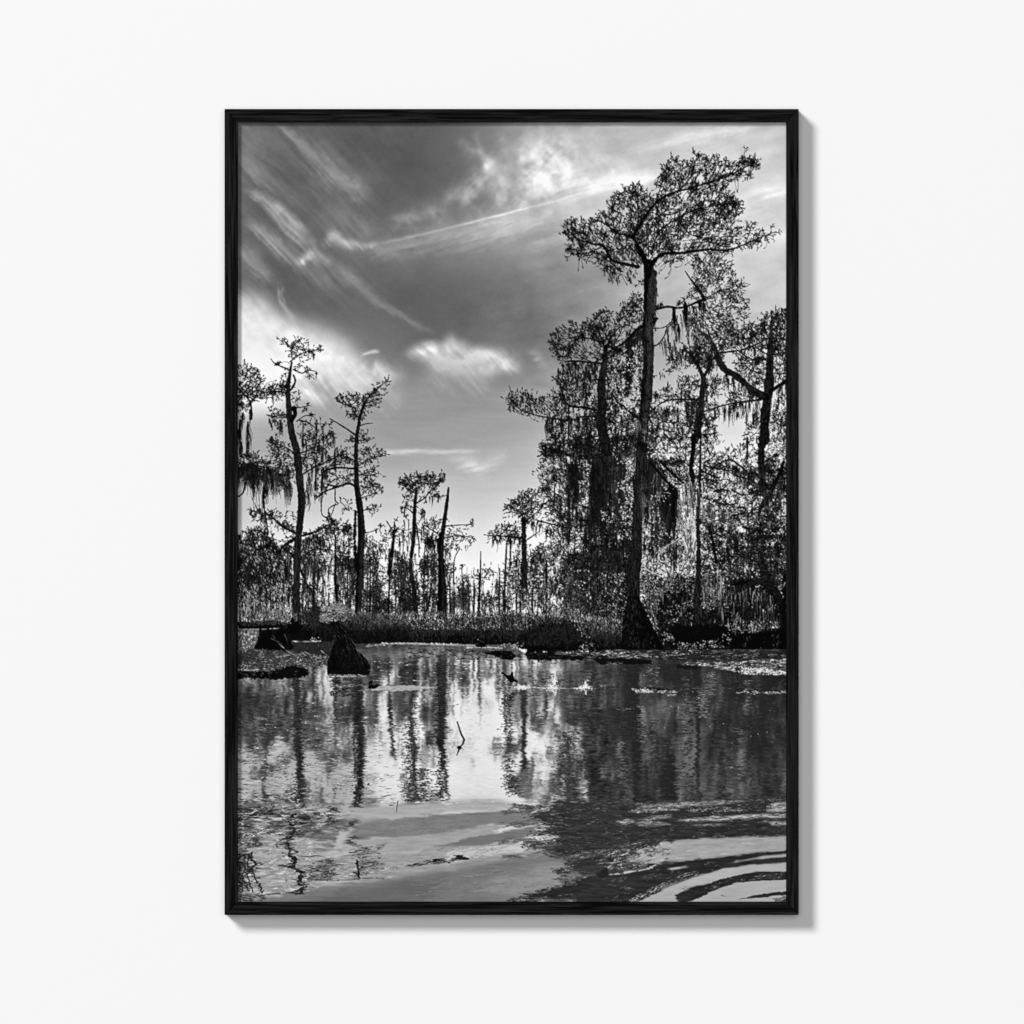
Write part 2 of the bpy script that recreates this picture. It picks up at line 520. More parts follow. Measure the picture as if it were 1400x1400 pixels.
# ------------------------------------------------------------------ the sky
def paint_sky():
    cols = [325, 400, 480, 560, 640, 700, 760, 820, 900, 1000, 1078]
    rows = [164, 230, 280, 330, 380, 430, 480, 530, 580, 620, 680, 740, 800, 900, 1240]
    g = np.array([
        [98, 92, 86, 84, 100, 128, 150, 158, 172, 186, 190],
        [100, 84, 90, 80, 98, 138, 165, 166, 184, 190, 196],
        [92, 92, 92, 86, 108, 140, 158, 176, 192, 200, 204],
        [92, 92, 108, 112, 118, 134, 148, 162, 184, 204, 204],
        [98, 88, 96, 92, 97, 106, 118, 138, 170, 192, 192],
        [120, 95, 92, 88, 90, 96, 108, 128, 160, 176, 178],
        [200, 170, 118, 100, 104, 112, 116, 132, 160, 180, 182],
        [205, 176, 140, 134, 134, 130, 134, 148, 176, 192, 196],
        [160, 146, 142, 142, 146, 150, 158, 170, 196, 206, 210],
        [158, 150, 150, 152, 158, 166, 174, 190, 208, 214, 218],
        [178, 178, 182, 184, 188, 192, 200, 212, 222, 224, 226],
        [205, 208, 212, 214, 218, 222, 226, 230, 232, 234, 234],
        [226, 230, 234, 236, 238, 240, 240, 240, 240, 240, 240],
        [240] * 11, [240] * 11], F32)
    xs = np.arange(W) + X0; ys = np.arange(H) + Y0
    tmp = np.stack([np.interp(xs, cols, r) for r in g])
    sky = np.stack([np.interp(ys, rows, tmp[:, i]) for i in range(W)], 1).astype(F32)
    sky = blur(sky, 13)
    yy, xx = np.mgrid[0:H, 0:W].astype(F32)
    px, py = xx + X0, yy + Y0
    # cirrus grain: noise stretched along the wind, a fan of directions
    big = fbm(H * 2, W * 2, 90, 9, 5, .62)
    fine = fbm(H * 2, W * 2, 70, 3.0, 4, .62)
    fine = .45 * fine + .55 * blur(fine, 1)

    def streak(f, ang, warp=0.0):
        ca, sa = np.cos(ang), np.sin(ang)
        wx = 0
        if warp:
            wx = (fbm(H, W, 70, 70, 3) - .5) * warp
        return bil(f, (xx * ca + yy * sa) % (W * 2 - 2), (-xx * sa + yy * ca + wx + 900) % (H * 2 - 2))
    dn = streak(big, 0.80, 22) - .5; dnf = streak(fine, 0.83, 14) - .5
    upw = streak(big, -0.30, 16) - .5; upf = streak(fine, -0.28, 10) - .5
    fea = blur(fbm(H, W, 16, 16, 4, .7), 1) - .5; st = streak(fine, -0.75, 14) - .5; upc = .9 * fea + .18 * st
    hz = streak(big, 0.02, 14) - .5
    soft = fbm(H, W, 60, 40, 5, .6) - .5

    def sm(a, lo, hi):
        t = np.clip((a - lo) / (hi - lo), 0, 1); return t * t * (3 - 2 * t)
    left = (1 - sm(px, 420, 640)) * (1 - sm(py, 360, 470))
    right = sm(px, 600, 800) * (1 - sm(py, 420, 600))
    low = sm(py, 470, 560)
    mid = (1 - sm(py, 470, 560))
    sky += 11 + left * (dn * 22 + dnf * 8 + soft * 14) + right * (upw * 13 + upf * 5 + soft * 34) + low * (hz * 14) * (1 - sm(py, 640, 760)) + mid * soft * 14

    cl = blur(fbm(H, W, 26, 20, 5, .6), 1)

    def wisp(pts, wid, amt, tex=.5, along=None):
        """a soft streak of cloud along a line, frayed by the cirrus grain"""
        p = smooth(pts, 10)
        wr = np.broadcast_to(wid, len(pts)); wid_i = 1.12 * np.interp(np.linspace(0, 1, len(p)), np.linspace(0, 1, len(pts)), wr)
        am = np.interp(np.linspace(0, 1, len(p)), np.linspace(0, 1, len(pts)), np.broadcast_to(amt, len(pts))) * .9
        en = np.minimum(np.arange(len(p)), np.arange(len(p))[::-1]) / max(1, len(p) * .16)
        am = am * np.clip(.25 + en, 0, 1)
        R = wid_i.max() * 3.2
        x0 = max(0, int(p[:, 0].min() - X0 - R)); x1 = min(W, int(p[:, 0].max() - X0 + R))
        y0 = max(0, int(p[:, 1].min() - Y0 - R)); y1 = min(H, int(p[:, 1].max() - Y0 + R))
        if x1 <= x0 or y1 <= y0:
            return
        gx = px[y0:y1, x0:x1]; gy = py[y0:y1, x0:x1]
        n1 = (fbm(y1 - y0, x1 - x0, 26, 26, 4) - .5) * wid_i.mean() * 1.6
        f0 = (dnf if along is None else along)[y0:y1, x0:x1]
        n2 = f0 * wid_i.mean() * 1.5 + (fbm(y1 - y0, x1 - x0, 8, 8, 3) - .5) * wid_i.mean() * .8
        gx = gx + n1 + n2 * .6; gy = gy + n1 * .6 - n2
        best = np.full(gx.shape, 9e9, F32); val = np.zeros(gx.shape, F32)
        for i in range(len(p) - 1):
            a, b = p[i], p[i + 1]
            d = b - a; L2 = (d ** 2).sum() + 1e-6
            t = np.clip(((gx - a[0]) * d[0] + (gy - a[1]) * d[1]) / L2, 0, 1)
            q = ((gx - a[0] - t * d[0]) ** 2 + (gy - a[1] - t * d[1]) ** 2) / (wid_i[i] ** 2)
            v = am[i] * np.exp(-q * .9)
            np.maximum(val, v, out=val)
        f = dnf if along is None else along
        b = dn if along is None else along
        val *= np.clip(1 + tex * (f[y0:y1, x0:x1] * 1.7 + b[y0:y1, x0:x1] * 1.0), 0, 1.8)
        sky[y0:y1, x0:x1] += val

    # diagonal streaks, upper left
    wisp(T1((195, 40), (300, 105), (390, 190), (470, 270), (560, 330), (650, 395)), [4, 9, 12, 13, 10, 9], [42, 34, 34, 40, 40, 26])
    wisp(T1((20, 170), (100, 240), (190, 330), (300, 400)), [9, 12, 12, 10], [26, 26, 20, 12])
    wisp(T1((60, 350), (150, 400), (230, 480), (310, 560), (380, 640)), [4, 6, 9, 9, 6], [46, 52, 46, 40, 30], 1.0)
    wisp(T1((180, 400), (260, 470), (340, 540)), 5, 34, 1.0)
    wisp(T1((60, 500), (150, 560), (240, 640), (300, 695)), [6, 8, 8, 8], [26, 40, 44, 50], .9)
    wisp(T1((20, 620), (90, 690), (150, 760)), [7, 9, 8], [34, 40, 30], .8)
    wisp(T1((30, 60), (100, 90), (60, 150)), 14, 14)
    wisp(T1((310, 690), (370, 660), (440, 690)), [5, 6, 7], [70, 74, 30], .8)
    wisp(T1((440, 590), (480, 580), (520, 600), (600, 610), (680, 607)), [7, 8, 6, 4, 3], [40, 80, 72, 50, 40], .6)
    wisp(T1((470, 500), (520, 460), (580, 500), (640, 560)), 16, 17, .7)
    wisp(T1((680, 607), (800, 580), (960, 545), (1100, 510), (1260, 470), (1400, 432)), [1.8, 1.7, 1.7, 1.6, 1.6, 1.6], [20, 28, 32, 30, 30, 28], .25, upf)
    wisp(T1((640, 640), (800, 610), (1000, 570), (1200, 520), (1400, 470)), [10, 12, 13, 14, 16], [14, 26, 34, 36, 34], .6, upw)
    wisp(T1((760, 500), (850, 480), (930, 450), (1010, 465)), [8, 11, 11, 7], [18, 34, 36, 16], 1.1, upc)
    wisp(T1((1010, 400), (1080, 370), (1150, 330), (1200, 280), (1250, 230)), [7, 11, 12, 11, 10], [18, 34, 40, 42, 40], 1.2, upc)
    wisp(T1((1070, 90), (1130, 150), (1190, 190), (1230, 220)), [5, 6, 6, 7], [12, 20, 30, 34], 1.0, upc)
    wisp(T1((1160, 70), (1170, 140), (1200, 200)), 4, 20, 1.0, upc)
    # the feathered cloud at the top
    wisp(T3((180, 300), (280, 270), (350, 200), (330, 130), (350, 60)), [18, 28, 32, 28, 16], [18, 28, 30, 28, 16], 1.1, upc)
    wisp(T3((350, 210), (420, 180), (460, 120)), [20, 18, 16], [30, 30, 20], 1.3, upc)
    wisp(T3((300, 300), (420, 290), (600, 270), (850, 235)), [12, 16, 13, 8], [22, 26, 34, 40], .6, upf)
    wisp(T3((120, 330), (300, 250), (480, 190), (560, 120)), [30, 46, 46, 30], [10, 24, 24, 12], .8, upc)
    wisp(T3((560, 100), (620, 170), (700, 190)), 12, 14, .8)
    wisp(T3((0, 540), (240, 470), (500, 400), (700, 330)), [16, 20, 22, 20], [16, 22, 22, 16], .6, upw)
    wisp(T3((700, 150), (900, 100), (1100, 65), (1240, 45)), [10, 9, 8, 5], [12, 22, 30, 34], .5, upf)
    wisp(T3((760, 150), (920, 130), (1150, 80), (1380, 40)), [9, 8, 7, 6], -16, .5, upf)
    wisp(T3((0, 460), (150, 415), (350, 368), (500, 325), (700, 278), (850, 240)), [1.2, 1.2, 1.3, 2, 3, 4], [28, 28, 26, 22, 22, 26], .25, upf)
    wisp(T3((1180, 340), (1260, 315), (1390, 290)), [8, 7, 8], [8, 24, 24], .5, upf)
    wisp(T3((1060, 190), (1200, 170), (1390, 130)), 7, 12, .5, upf)
    # arc falling to the right
    wisp(T2((470, 60), (540, 120), (620, 190), (700, 260), (800, 320), (900, 375), (960, 400)), [4, 6, 6, 4, 3.5, 4, 4], [16, 20, 22, 26, 24, 16, 8], .4)
    wisp(T2((340, 110), (430, 130), (520, 130)), 13, 18, .7)
    wisp(T2((205, 180), (215, 240), (240, 280), (290, 340)), [1.6, 2, 3, 5], [40, 44, 46, 30], .3)
    wisp(T2((235, 180), (225, 215), (245, 260)), 1.4, 24, .3)
    # bright bank of cloud on the left
    def bank(poly, soften, amt, tex, field):
        q = np.asarray(poly)
        jx = (fbm(H, W, 30, 30, 5, .65) - .5) * 30 + field * 16; jy = (fbm(H, W, 30, 30, 5, .65) - .5) * 24 + field * 12
        m = blur(pip(q, px + jx, py + jy).astype(F32), soften)
        m = m * np.clip(1 + field * tex + (cl - .5) * tex * .8, 0, 1.35)
        return np.clip(m, 0, 1) * amt
    m = bank(PX((300, 400), (335, 402), (368, 420), (405, 440), (440, 452), (470, 476), (492, 500), (470, 505), (430, 500), (400, 520), (380, 560), (300, 560)), 12, 1, .7, dnf * .25 + dn * .5 + fea * .5)
    sky[:] = sky * (1 - m * .94) + 243 * m * .94
    m = bank(PX((440, 450), (505, 495), (520, 530), (470, 528), (420, 500)), 12, .6, 1.1, dnf * .25 + dn * .5 + fea * .5)
    sky[:] = sky * (1 - m) + 216 * m
    wisp(PX((420, 500), (470, 520), (530, 535)), [22, 24, 18], [50, 44, 20], .6)
    wisp(T4((560, 470), (760, 500), (900, 590)), [8, 10, 8], -36, 1.0)
    wisp(T4((760, 540), (900, 640), (1000, 700)), 8, -16, 1.0)
    wisp(T4((120, 490), (240, 470), (380, 430)), 5, -18, .8, hz)
    wisp(A((580, 510), (680, 560), (800, 620)), [5, 5, 4], [34, 34, 20], .6)
    wisp(A((560, 570), (640, 600), (760, 650)), 4, 22, .6)
    # small clouds
    wisp(T2((612, 508), (640, 497), (665, 490), (688, 493)), [1.5, 2, 2.3, 1.5], [50, 72, 84, 66], .2)
    wisp(T2((670, 540), (690, 570), (740, 600), (800, 610)), [5, 9, 9, 8], [50, 62, 46, 20], .9)
    m = bank(T2((815, 520), (850, 480), (920, 460), (1010, 462), (1022, 410), (1050, 412), (1070, 440), (1150, 455), (1250, 490), (1320, 540), (1380, 575), (1330, 590), (1250, 600), (1160, 630), (1050, 600), (950, 580), (900, 545)), 6, .78, 1.3, dnf * .45 + dn * .35 + fea * .6)
    m = m * np.clip(1.1 - np.clip(py - 478 - (px - 560) * .16, 0, 99) / 46, .42, 1)
    sky[:] = sky * (1 - m) + 226 * m
    wisp(T2((850, 500), (900, 476), (980, 470), (1080, 490)), [5, 6, 6, 6], [34, 46, 36, 20], .9)
    wisp(T2((880, 545), (920, 520), (1000, 535)), 4, -36, .8)
    wisp(T2((900, 600), (1050, 625), (1200, 640)), 12, 22, .8)
    # thin clouds low down
    wisp(PX((512, 619), (560, 617), (610, 617), (655, 616)), [3.2, 2.6, 2.4, 2], [44, 42, 36, 16], .3, hz)
    wisp(PX((612, 624), (640, 631), (655, 640), (668, 634), (690, 622)), [6, 9, 9, 8, 6], [16, 34, 34, 20, 12], .7, upf)
    wisp(D((0, 520), (80, 580), (170, 660)), [10, 10, 6], [36, 46, 14], .7)
    wisp(D((280, 520), (350, 545), (440, 640), (560, 650)), [4, 5, 8, 8], [22, 26, 20, 20], .7, upf)
    wisp(D((350, 740), (500, 780), (0, 900)), 10, 10, .7, hz)
    cur = blur(sky, 22)
    wis = blur(fbm(H, W, 20, 12, 5, .65), 1) - .5          # fibrous breaks inside the clouds
    sky += np.clip((sky - cur) / 40, 0, 1) * wis * 46
    sky += rng.normal(0, 1.6, sky.shape).astype(F32)
    return np.clip(sky, 60, 252)


# ------------------------------------------------------------------ the swamp above the water line
def paint_far(c):
    """rows of thin far trunks and grey undergrowth against the bright horizon"""
    # whole back row: pale to dark thin trunks
    def row(x0, x1, n, top, bot, w, tone):
        x = rng.uniform(x0, x1, n); y1 = rng.uniform(bot - 4, bot + 4, n); y0 = rng.uniform(top[0], top[1], n)
        c.lines(x + rng.normal(0, 2.2, n), y0, x, y1, rng.uniform(w[0], w[1], n) * .2, rng.uniform(w[0], w[1], n) * .5, rng.uniform(tone[0], tone[1], n), rng.normal(0, .02, n))
    row(326, 545, 60, (765, 830), 845, (.5, 1.5), (60, 130))
    row(545, 612, 34, (760, 825), 843, (.5, 1.6), (40, 110))
    row(600, 690, 40, (775, 826), 838, (.5, 1.2), (40, 110))
    row(680, 860, 44, (770, 826), 842, (.5, 1.6), (30, 100))
    row(860, 1078, 40, (740, 826), 850, (.7, 2.0), (25, 100))

    def trees(x0, x1, n, top, base, w, tone, wide):
        for x in rng.uniform(x0, x1, n):
            c.minitree(x, rng.uniform(*top), base + rng.uniform(-3, 3), rng.uniform(*w), rng.uniform(*tone), rng.uniform(*wide))
    trees(326, 520, 20, (752, 800), 843, (1.2, 2.2), (46, 80), (5, 11)); trees(326, 510, 12, (725, 770), 845, (1.6, 3), (16, 40), (7, 15))
    trees(505, 548, 6, (765, 800), 842, (1.0, 1.8), (30, 60), (4, 8)); trees(548, 612, 12, (738, 790), 842, (1.4, 2.6), (18, 55), (5, 11))
    trees(612, 688, 9, (782, 815), 838, (.8, 1.5), (40, 80), (3, 6)); trees(690, 800, 16, (742, 800), 842, (1.4, 2.6), (16, 55), (6, 14))
    # left thicket
    c.tufts(PX((326, 735), (345, 722), (368, 735), (384, 765), (384, 800), (326, 815)), .9, (10, 70), hole=.25)
    c.curtain(PX((326, 745), (380, 752), (384, 840), (326, 842)), 1.2, (8, 24), (8, 90), (.4, 1.3), .35)
    c.curtain(PX((380, 755), (505, 755), (505, 842), (380, 842)), .22, (6, 18), (15, 110), (.3, .9), .5)
    c.tufts(PX((326, 800), (540, 800), (540, 840), (326, 845)), .45, (30, 120), hole=.4, ln=(2, 5))
    c.flecks(PX((326, 745), (400, 745), (540, 790), (540, 838), (326, 838)), .3, (110, 190), (.3, .6), .5)
    # centre thicket
    c.curtain(Cc((150, 900), (260, 900), (480, 880), (500, 1400), (150, 1400)), .6, (6, 18), (15, 95), (.4, 1.1), .42)
    c.tufts(Cc((0, 1150), (120, 1080), (260, 1000), (480, 1050), (500, 1400), (0, 1400)), .6, (18, 90), hole=.35, ln=(2, 5))
    c.flecks(Cc((310, 1120), (430, 1050), (520, 1150), (520, 1400), (310, 1400)), .5, (110, 190), (.3, .6), .4, (1, 3), HOLE2, 1.57)
    c.tufts(PX((506, 780), (560, 765), (612, 790), (612, 842), (500, 842)), .45, (12, 80), (2, 5), hole=.35); c.tufts(PX((500, 815), (560, 805), (600, 815), (600, 842), (500, 842)), .8, (10, 60), (2, 5), hole=.2); c.drape(PX((510, 760), (610, 760), (610, 820), (510, 820)), 34, (5, 16), (1, 2.6), (14, 70))
    # gap saplings
    for p, w0, w1 in (((690, 825, 640, 960, 645, 1400), 6, 12), ((740, 970, 710, 990, 720, 1180, 722, 1400), 6, 13), ((873, 850, 872, 980, 862, 1200, 855, 1400), 6, 26),
                      ((815, 1150, 813, 1400), 11, 16), ((1036, 1000, 1036, 1400), 9, 12), ((1100, 760, 1080, 1180, 1070, 1400), 13, 17), ((1135, 740, 1128, 1010), 12, 15), ((770, 1160, 772, 1400), 6, 8), ((600, 1060, 610, 1400), 10, 16)):
        c.limb(Cc(*p), w0 / 6.36, w1 / 6.36, 28)
    c.tufts(Cc((855, 1010), (880, 980), (930, 985), (980, 1050), (990, 1080), (950, 1090), (890, 1060), (880, 1200), (840, 1200), (860, 1100), (815, 1105), (835, 1050)), 1.0, (15, 60), hole=.15, ln=(2, 4))
    c.tufts(Cc((590, 1070), (760, 1090), (770, 1180), (660, 1200), (600, 1180)), .35, (25, 70), ln=(2, 4))
    c.tufts(Cc((600, 1180), (740, 1180), (960, 1200), (980, 1300), (600, 1320)), .42, (40, 100), ln=(2, 4))
    c.flecks(Cc((640, 980), (670, 1000), (660, 1030), (640, 1010)), 1.4, (30, 60), hole=.1)
    c.sprigs(Cc((740, 965), (715, 990)), 4, 3, 1, 40)
    # right gap bushes, grey and tangled
    q = Fz((60, 1160), (130, 1060), (210, 1040), (330, 980), (430, 930), (560, 960), (700, 990), (850, 1040), (1000, 1200), (1150, 1250), (1150, 1560), (0, 1560), (0, 1240))
    c.tufts(q, .85, (14, 80), hole=.33, ln=(2, 6))
    c.curtain(q, .4, (5, 14), (10, 70), (.3, .9), .4)
    c.flecks(q, .55, (80, 170), (.3, .6), .45, (1, 3))
    c.flecks(Fz((540, 1180), (700, 1180), (680, 1400), (560, 1400)), .7, (90, 190), (.4, .8), .4, (1, 4))
    c.flecks(Fz((900, 1250), (1040, 1180), (1100, 1300), (1050, 1420), (920, 1400)), 1.0, (120, 210), (.3, .7), .35)


def paint_left(c):
    BK = (38, 78, 9, 0)
    # far-left crown with moss, cut by the frame
    q = A((-20, 330), (40, 330), (80, 305), (150, 310), (190, 350), (220, 400), (235, 460), (210, 520), (245, 560), (200, 590), (150, 640), (90, 700), (-20, 700))
    c.tufts(q, 1.0, (10, 45), (2.5, 6), A((20, 560))[0], .2, leaf=6)
    c.limb(A((20, 640), (90, 560), (150, 440)), 2, .8, 22); c.limb(A((150, 780), (150, 700), (130, 620), (60, 540)), 3, 1.4, 20)
    for x, y, l, wd in ((55, 780, 42, 4), (120, 800, 48, 3), (140, 690, 22, 2.5), (75, 720, 20, 5), (45, 860, 34, 3), (112, 980, 26, 2), (60, 980, 26, 3)):
        p = A((x, y))[0]; c.moss(p[0], p[1], l, 26, wd, (12, 60), .6)
    c.limb(A((120, 960), (125, 1040), (100, 1100), (40, 1110)), 1, .6, 30)
    # low crown mass at left and its curtain of moss
    q = A((-20, 1110), (60, 1120), (120, 1090), (190, 1080), (220, 1130), (290, 1150), (330, 1200), (420, 1240), (440, 1330), (300, 1300), (-20, 1280))
    c.tufts(q, 1.05, (8, 40), (2.5, 6), hole=.15, leaf=6)
    c.limb(A((-10, 1220), (120, 1190), (260, 1200), (400, 1260)), 2.4, 1, 16)
    c.mossline(A((-10, 1180), (130, 1180), (280, 1210), (430, 1260)), 50, (14, 40), 4, 14, (10, 60))
    c.mossline(A((-10, 1180), (130, 1170), (200, 1190)), 26, (24, 46), 4, 14, (8, 40))
    c.mossline(A((280, 1240), (420, 1300), (500, 1330)), 26, (14, 38), 4, 12, (40, 110))
    c.limb(B((40, 120), (80, 80), (100, 0)), 2, 2, 14)
    c.limb(B((260, 40), (255, 180), (280, 330), (290, 410)), 4, 1.2, 16, .3)
    # thin tree in mid distance x~460
    c.limb(B((885, 460), (880, 600), (880, 800), (895, 1060)), 2, 4.2, 16)
    c.limb(B((690, 900), (690, 1000), (705, 1160)), 2, 4, 26); c.limb(B((580, 760), (640, 900), (700, 960)), 3.5, 1.6, 20)
    c.limb(B((1055, 250), (1050, 500), (1060, 760)), 3, 4.5, 18, .2)
    # foliage bands of tree one
    for q, d, h in ((((140, 225), (225, 215), (240, 280), (330, 250), (440, 290), (545, 280), (545, 440), (430, 400), (330, 340), (240, 330), (150, 300)), .7, .3),
                    (((0, 480), (60, 470), (150, 410), (280, 400), (320, 470), (380, 560), (390, 760), (330, 880), (200, 960), (0, 960)), 1.1, .18),
                    (((390, 560), (450, 490), (540, 460), (700, 420), (860, 350), (1010, 360), (1030, 420), (900, 455), (720, 460), (600, 490), (520, 560), (400, 640)), .9, .2),
                    (((700, 480), (1040, 450), (1050, 700), (900, 760), (760, 700)), .55, .35),
                    (((380, 620), (520, 560), (540, 760), (430, 800), (370, 760)), .9, .2)):
        c.tufts(B(*q), d, (8, 55), (2.5, 6), hole=h)
    c.limb(B((540, 440), (420, 380), (330, 300), (260, 250)), 3.4, 1.2, 14); c.limb(B((600, 460), (720, 420), (850, 350)), 3.2, 1.4, 14)
    c.limb(B((540, 480), (430, 550), (370, 640)), 4, 2, 14); c.limb(B((560, 680), (470, 600), (420, 560)), 4, 2, 14)
    c.sprigs(B((330, 300), (240, 260), (150, 240)), 16, 5, 1); c.sprigs(B((850, 350), (930, 370), (1010, 420)), 14, 5, 1)
    c.mossline(B((160, 280), (300, 270), (440, 340), (540, 400)), 18, (6, 20), 2.5, 8, (14, 50))
    c.mossline(B((600, 480), (700, 440), (860, 370), (1000, 380)), 26, (8, 26), 3, 10, (12, 60))
    c.mossline(B((20, 600), (120, 560), (300, 560), (380, 640)), 40, (14, 40), 4, 14, (8, 60))
    c.mossline(B((330, 780), (420, 760), (500, 760)), 24, (10, 34), 4, 12, (8, 40))
    c.mossline(B((640, 680), (720, 660), (820, 690)), 14, (14, 36), 5, 14, (25, 80))
    c.mossline(B((880, 650), (960, 640), (1040, 660)), 16, (12, 40), 4, 12, (12, 50))
    c.mossline(B((20, 800), (100, 830), (230, 860)), 24, (10, 34), 4, 14, (8, 50))
    c.curtain(B((600, 680), (1050, 680), (1050, 1150), (600, 1150)), .25, (8, 22), (15, 90), (.4, 1), .5)
    c.curtain(B((380, 640), (520, 560), (510, 1120), (380, 1150)), .9, (8, 24), (15, 100), (.4, 1), .45)
    c.flecks(B((40, 880), (330, 880), (520, 860), (500, 1120), (40, 1120)), .55, (95, 190), (.3, .7), .45, (1, 4), HOLE2, 1.57)
    c.flecks(B((60, 500), (340, 500), (360, 700), (60, 760)), .3, (70, 130), (.3, .6), .5, (1, 3))
    c.drape(B((20, 480), (400, 470), (540, 500), (520, 1000), (20, 1000)), 120, (8, 34), (1.2, 3.6), (6, 50)); c.drape(B((600, 420), (1040, 380), (1050, 900), (600, 950)), 70, (6, 28), (1, 3), (12, 70))
    c.drape(A((20, 1120), (300, 1180), (430, 1280), (430, 1400), (20, 1300)), 40, (10, 40), (1.5, 4), (8, 60))
    c.flecks(B((30, 520), (390, 560), (500, 1100), (30, 1120)), .55, (90, 200), (.25, .55), .55, (1, 4), HOLE4, 1.4)
    c.flecks(B((30, 860), (330, 860), (500, 1150), (30, 1150)), .5, (70, 150), (.25, .5), .5, (1, 4), HOLE2, 1.57)
    # ---- tree one
    c.limb(np.vstack([A((500, 290), (482, 400), (468, 520), (472, 640), (482, 760), (500, 900), (540, 1050), (560, 1200)), B((572, 0), (588, 150), (577, 300), (562, 450), (550, 600), (545, 750), (541, 900), (541, 1060), (545, 1210))]), 3, 11, 12, .07, BK, [2.6, 4.2, 6.4, 7.6, 8.6, 9.2, 9.6, 9.8, 10, 9.6, 9, 9.4, 9.8, 9.2, 9.4, 10.5, 14])
    c.limb(A((515, 400), (532, 450), (505, 510), (480, 540)), 2.2, 2.6, 14)
    c.limb(A((520, 690), (530, 740), (500, 800)), 6, 4, 14)
    for p, w0, w1 in (((470, 350, 400, 320, 345, 290, 318, 255), 1.9, .8), ((490, 280, 550, 232, 640, 192, 710, 182, 765, 145), 2, .7), ((500, 240, 490, 165, 440, 105, 400, 98), 1.5, .6), ((490, 190, 530, 130, 560, 95), 1.3, .5),
                      ((515, 350, 590, 382, 640, 357, 720, 368), 1.7, .6), ((450, 548, 360, 540, 255, 555, 212, 572), 2, .9), ((360, 535, 310, 500, 280, 520), 1.3, .7), ((525, 690, 600, 675, 680, 660), 1.3, .6), ((545, 800, 620, 752, 690, 760), 1.4, .6),
                      ((560, 790, 640, 810, 700, 850, 730, 825, 840, 825), 1.8, .8), ((715, 850, 718, 930), 2.6, 1), ((470, 745, 400, 745, 330, 775), 1.8, .8), ((540, 1100, 470, 1040, 400, 1010, 330, 985), 1.8, .7),
                      ((570, 1080, 650, 1050, 760, 960, 850, 890), 1.8, .7), ((600, 1260, 700, 1200, 850, 1130, 960, 1060), 2, .7), ((620, 960, 630, 1060, 600, 1170), 1.8, 1), ((690, 1100, 710, 1200, 705, 1400), 1.8, 2.2), ((760, 1240, 770, 1330, 760, 1400), 2, 2)):
        c.limb(A(*p), w0, w1, 16)
        c.sprigs(A(*p)[-3:], 7, 4, .8, 20)
    for q, d, h in ((((400, 95), (450, 85), (500, 115), (550, 80), (630, 100), (635, 160), (700, 150), (765, 140), (740, 195), (680, 205), (640, 250), (600, 300), (560, 330), (520, 345), (480, 320), (380, 290), (450, 270), (500, 220), (490, 170), (430, 160)), .62, .35),
                    (((620, 350), (720, 350), (735, 400), (660, 415)), .5, .3), (((460, 340), (420, 400), (395, 460), (440, 520), (480, 430)), .9, .1),
                    (((210, 580), (230, 540), (280, 500), (360, 480), (420, 450), (455, 500), (445, 560), (350, 565), (250, 605)), 1.0, .1),
                    (((330, 560), (440, 560), (445, 610), (390, 600), (335, 650)), .4, .4), (((490, 540), (560, 560), (565, 620), (500, 640)), .5, .35),
                    (((300, 700), (330, 685), (380, 710), (450, 740), (455, 810), (400, 830), (310, 790)), .75, .25),
                    (((560, 800), (640, 800), (700, 850), (730, 820), (840, 820), (830, 850), (730, 850), (680, 900), (600, 850)), .55, .35), (((560, 940), (640, 890), (700, 900), (760, 920), (860, 870), (860, 960), (800, 1060), (700, 1050), (610, 1030)), .75, .28),
                    (((590, 1090), (700, 1060), (830, 1080), (960, 1045), (1020, 1100), (1000, 1180), (850, 1190), (700, 1180), (620, 1240), (590, 1180)), .62, .35),
                    (((290, 990), (330, 970), (390, 970), (470, 1010), (530, 1110), (545, 1240), (480, 1380), (410, 1390), (390, 1220), (330, 1120)), .8, .25), (((700, 1200), (840, 1200), (820, 1380), (720, 1390)), .35, .4)):
        c.tufts(A(*q), d, (10, 40), (2.2, 5.5), hole=h, spread=1.1)
    for x, y, l, n, wd in ((690, 200, 9, 14, 6), (650, 230, 6, 8, 4), (715, 370, 9, 8, 3), (660, 385, 6, 6, 2), (400, 800, 20, 22, 4), (415, 860, 10, 12, 2), (335, 570, 13, 12, 2), (380, 570, 9, 8, 4), (600, 830, 12, 12, 2.5), (770, 830, 10, 10, 5), (710, 940, 14, 12, 3), (860, 890, 12, 8, 2),
                           (650, 1240, 22, 14, 3), (765, 1300, 24, 14, 3), (705, 1280, 26, 14, 2.5), (470, 1200, 28, 20, 6), (600, 690, 6, 8, 3), (545, 590, 6, 8, 4)):
        p = A((x, y))[0]; c.moss(p[0], p[1], l, n, wd, (12, 50), .5)
    c.drape(A((560, 820), (860, 860), (960, 1080), (840, 1250), (600, 1250)), 40, (5, 22), (.8, 2.4), (12, 50)); c.drape(A((300, 760), (450, 780), (500, 1250), (330, 1200)), 26, (5, 20), (.8, 2.6), (12, 50))
    # ---- tree two
    c.limb(np.vstack([A((1132, 650), (1100, 740), (1080, 850), (1066, 950), (1060, 1100), (1064, 1300)), B((1064, 20), (1080, 120), (1098, 250), (1105, 380), (1106, 500), (1098, 650), (1094, 800), (1086, 950), (1080, 1100), (1076, 1180))]), 3, 9, 12, .07, (32, 66, 10, .6), [3.0, 3.8, 4.6, 5, 5.6, 6.4, 7.2, 8.6, 9.4, 9.4, 9, 9.2, 9.2, 9, 8.6, 8.8])
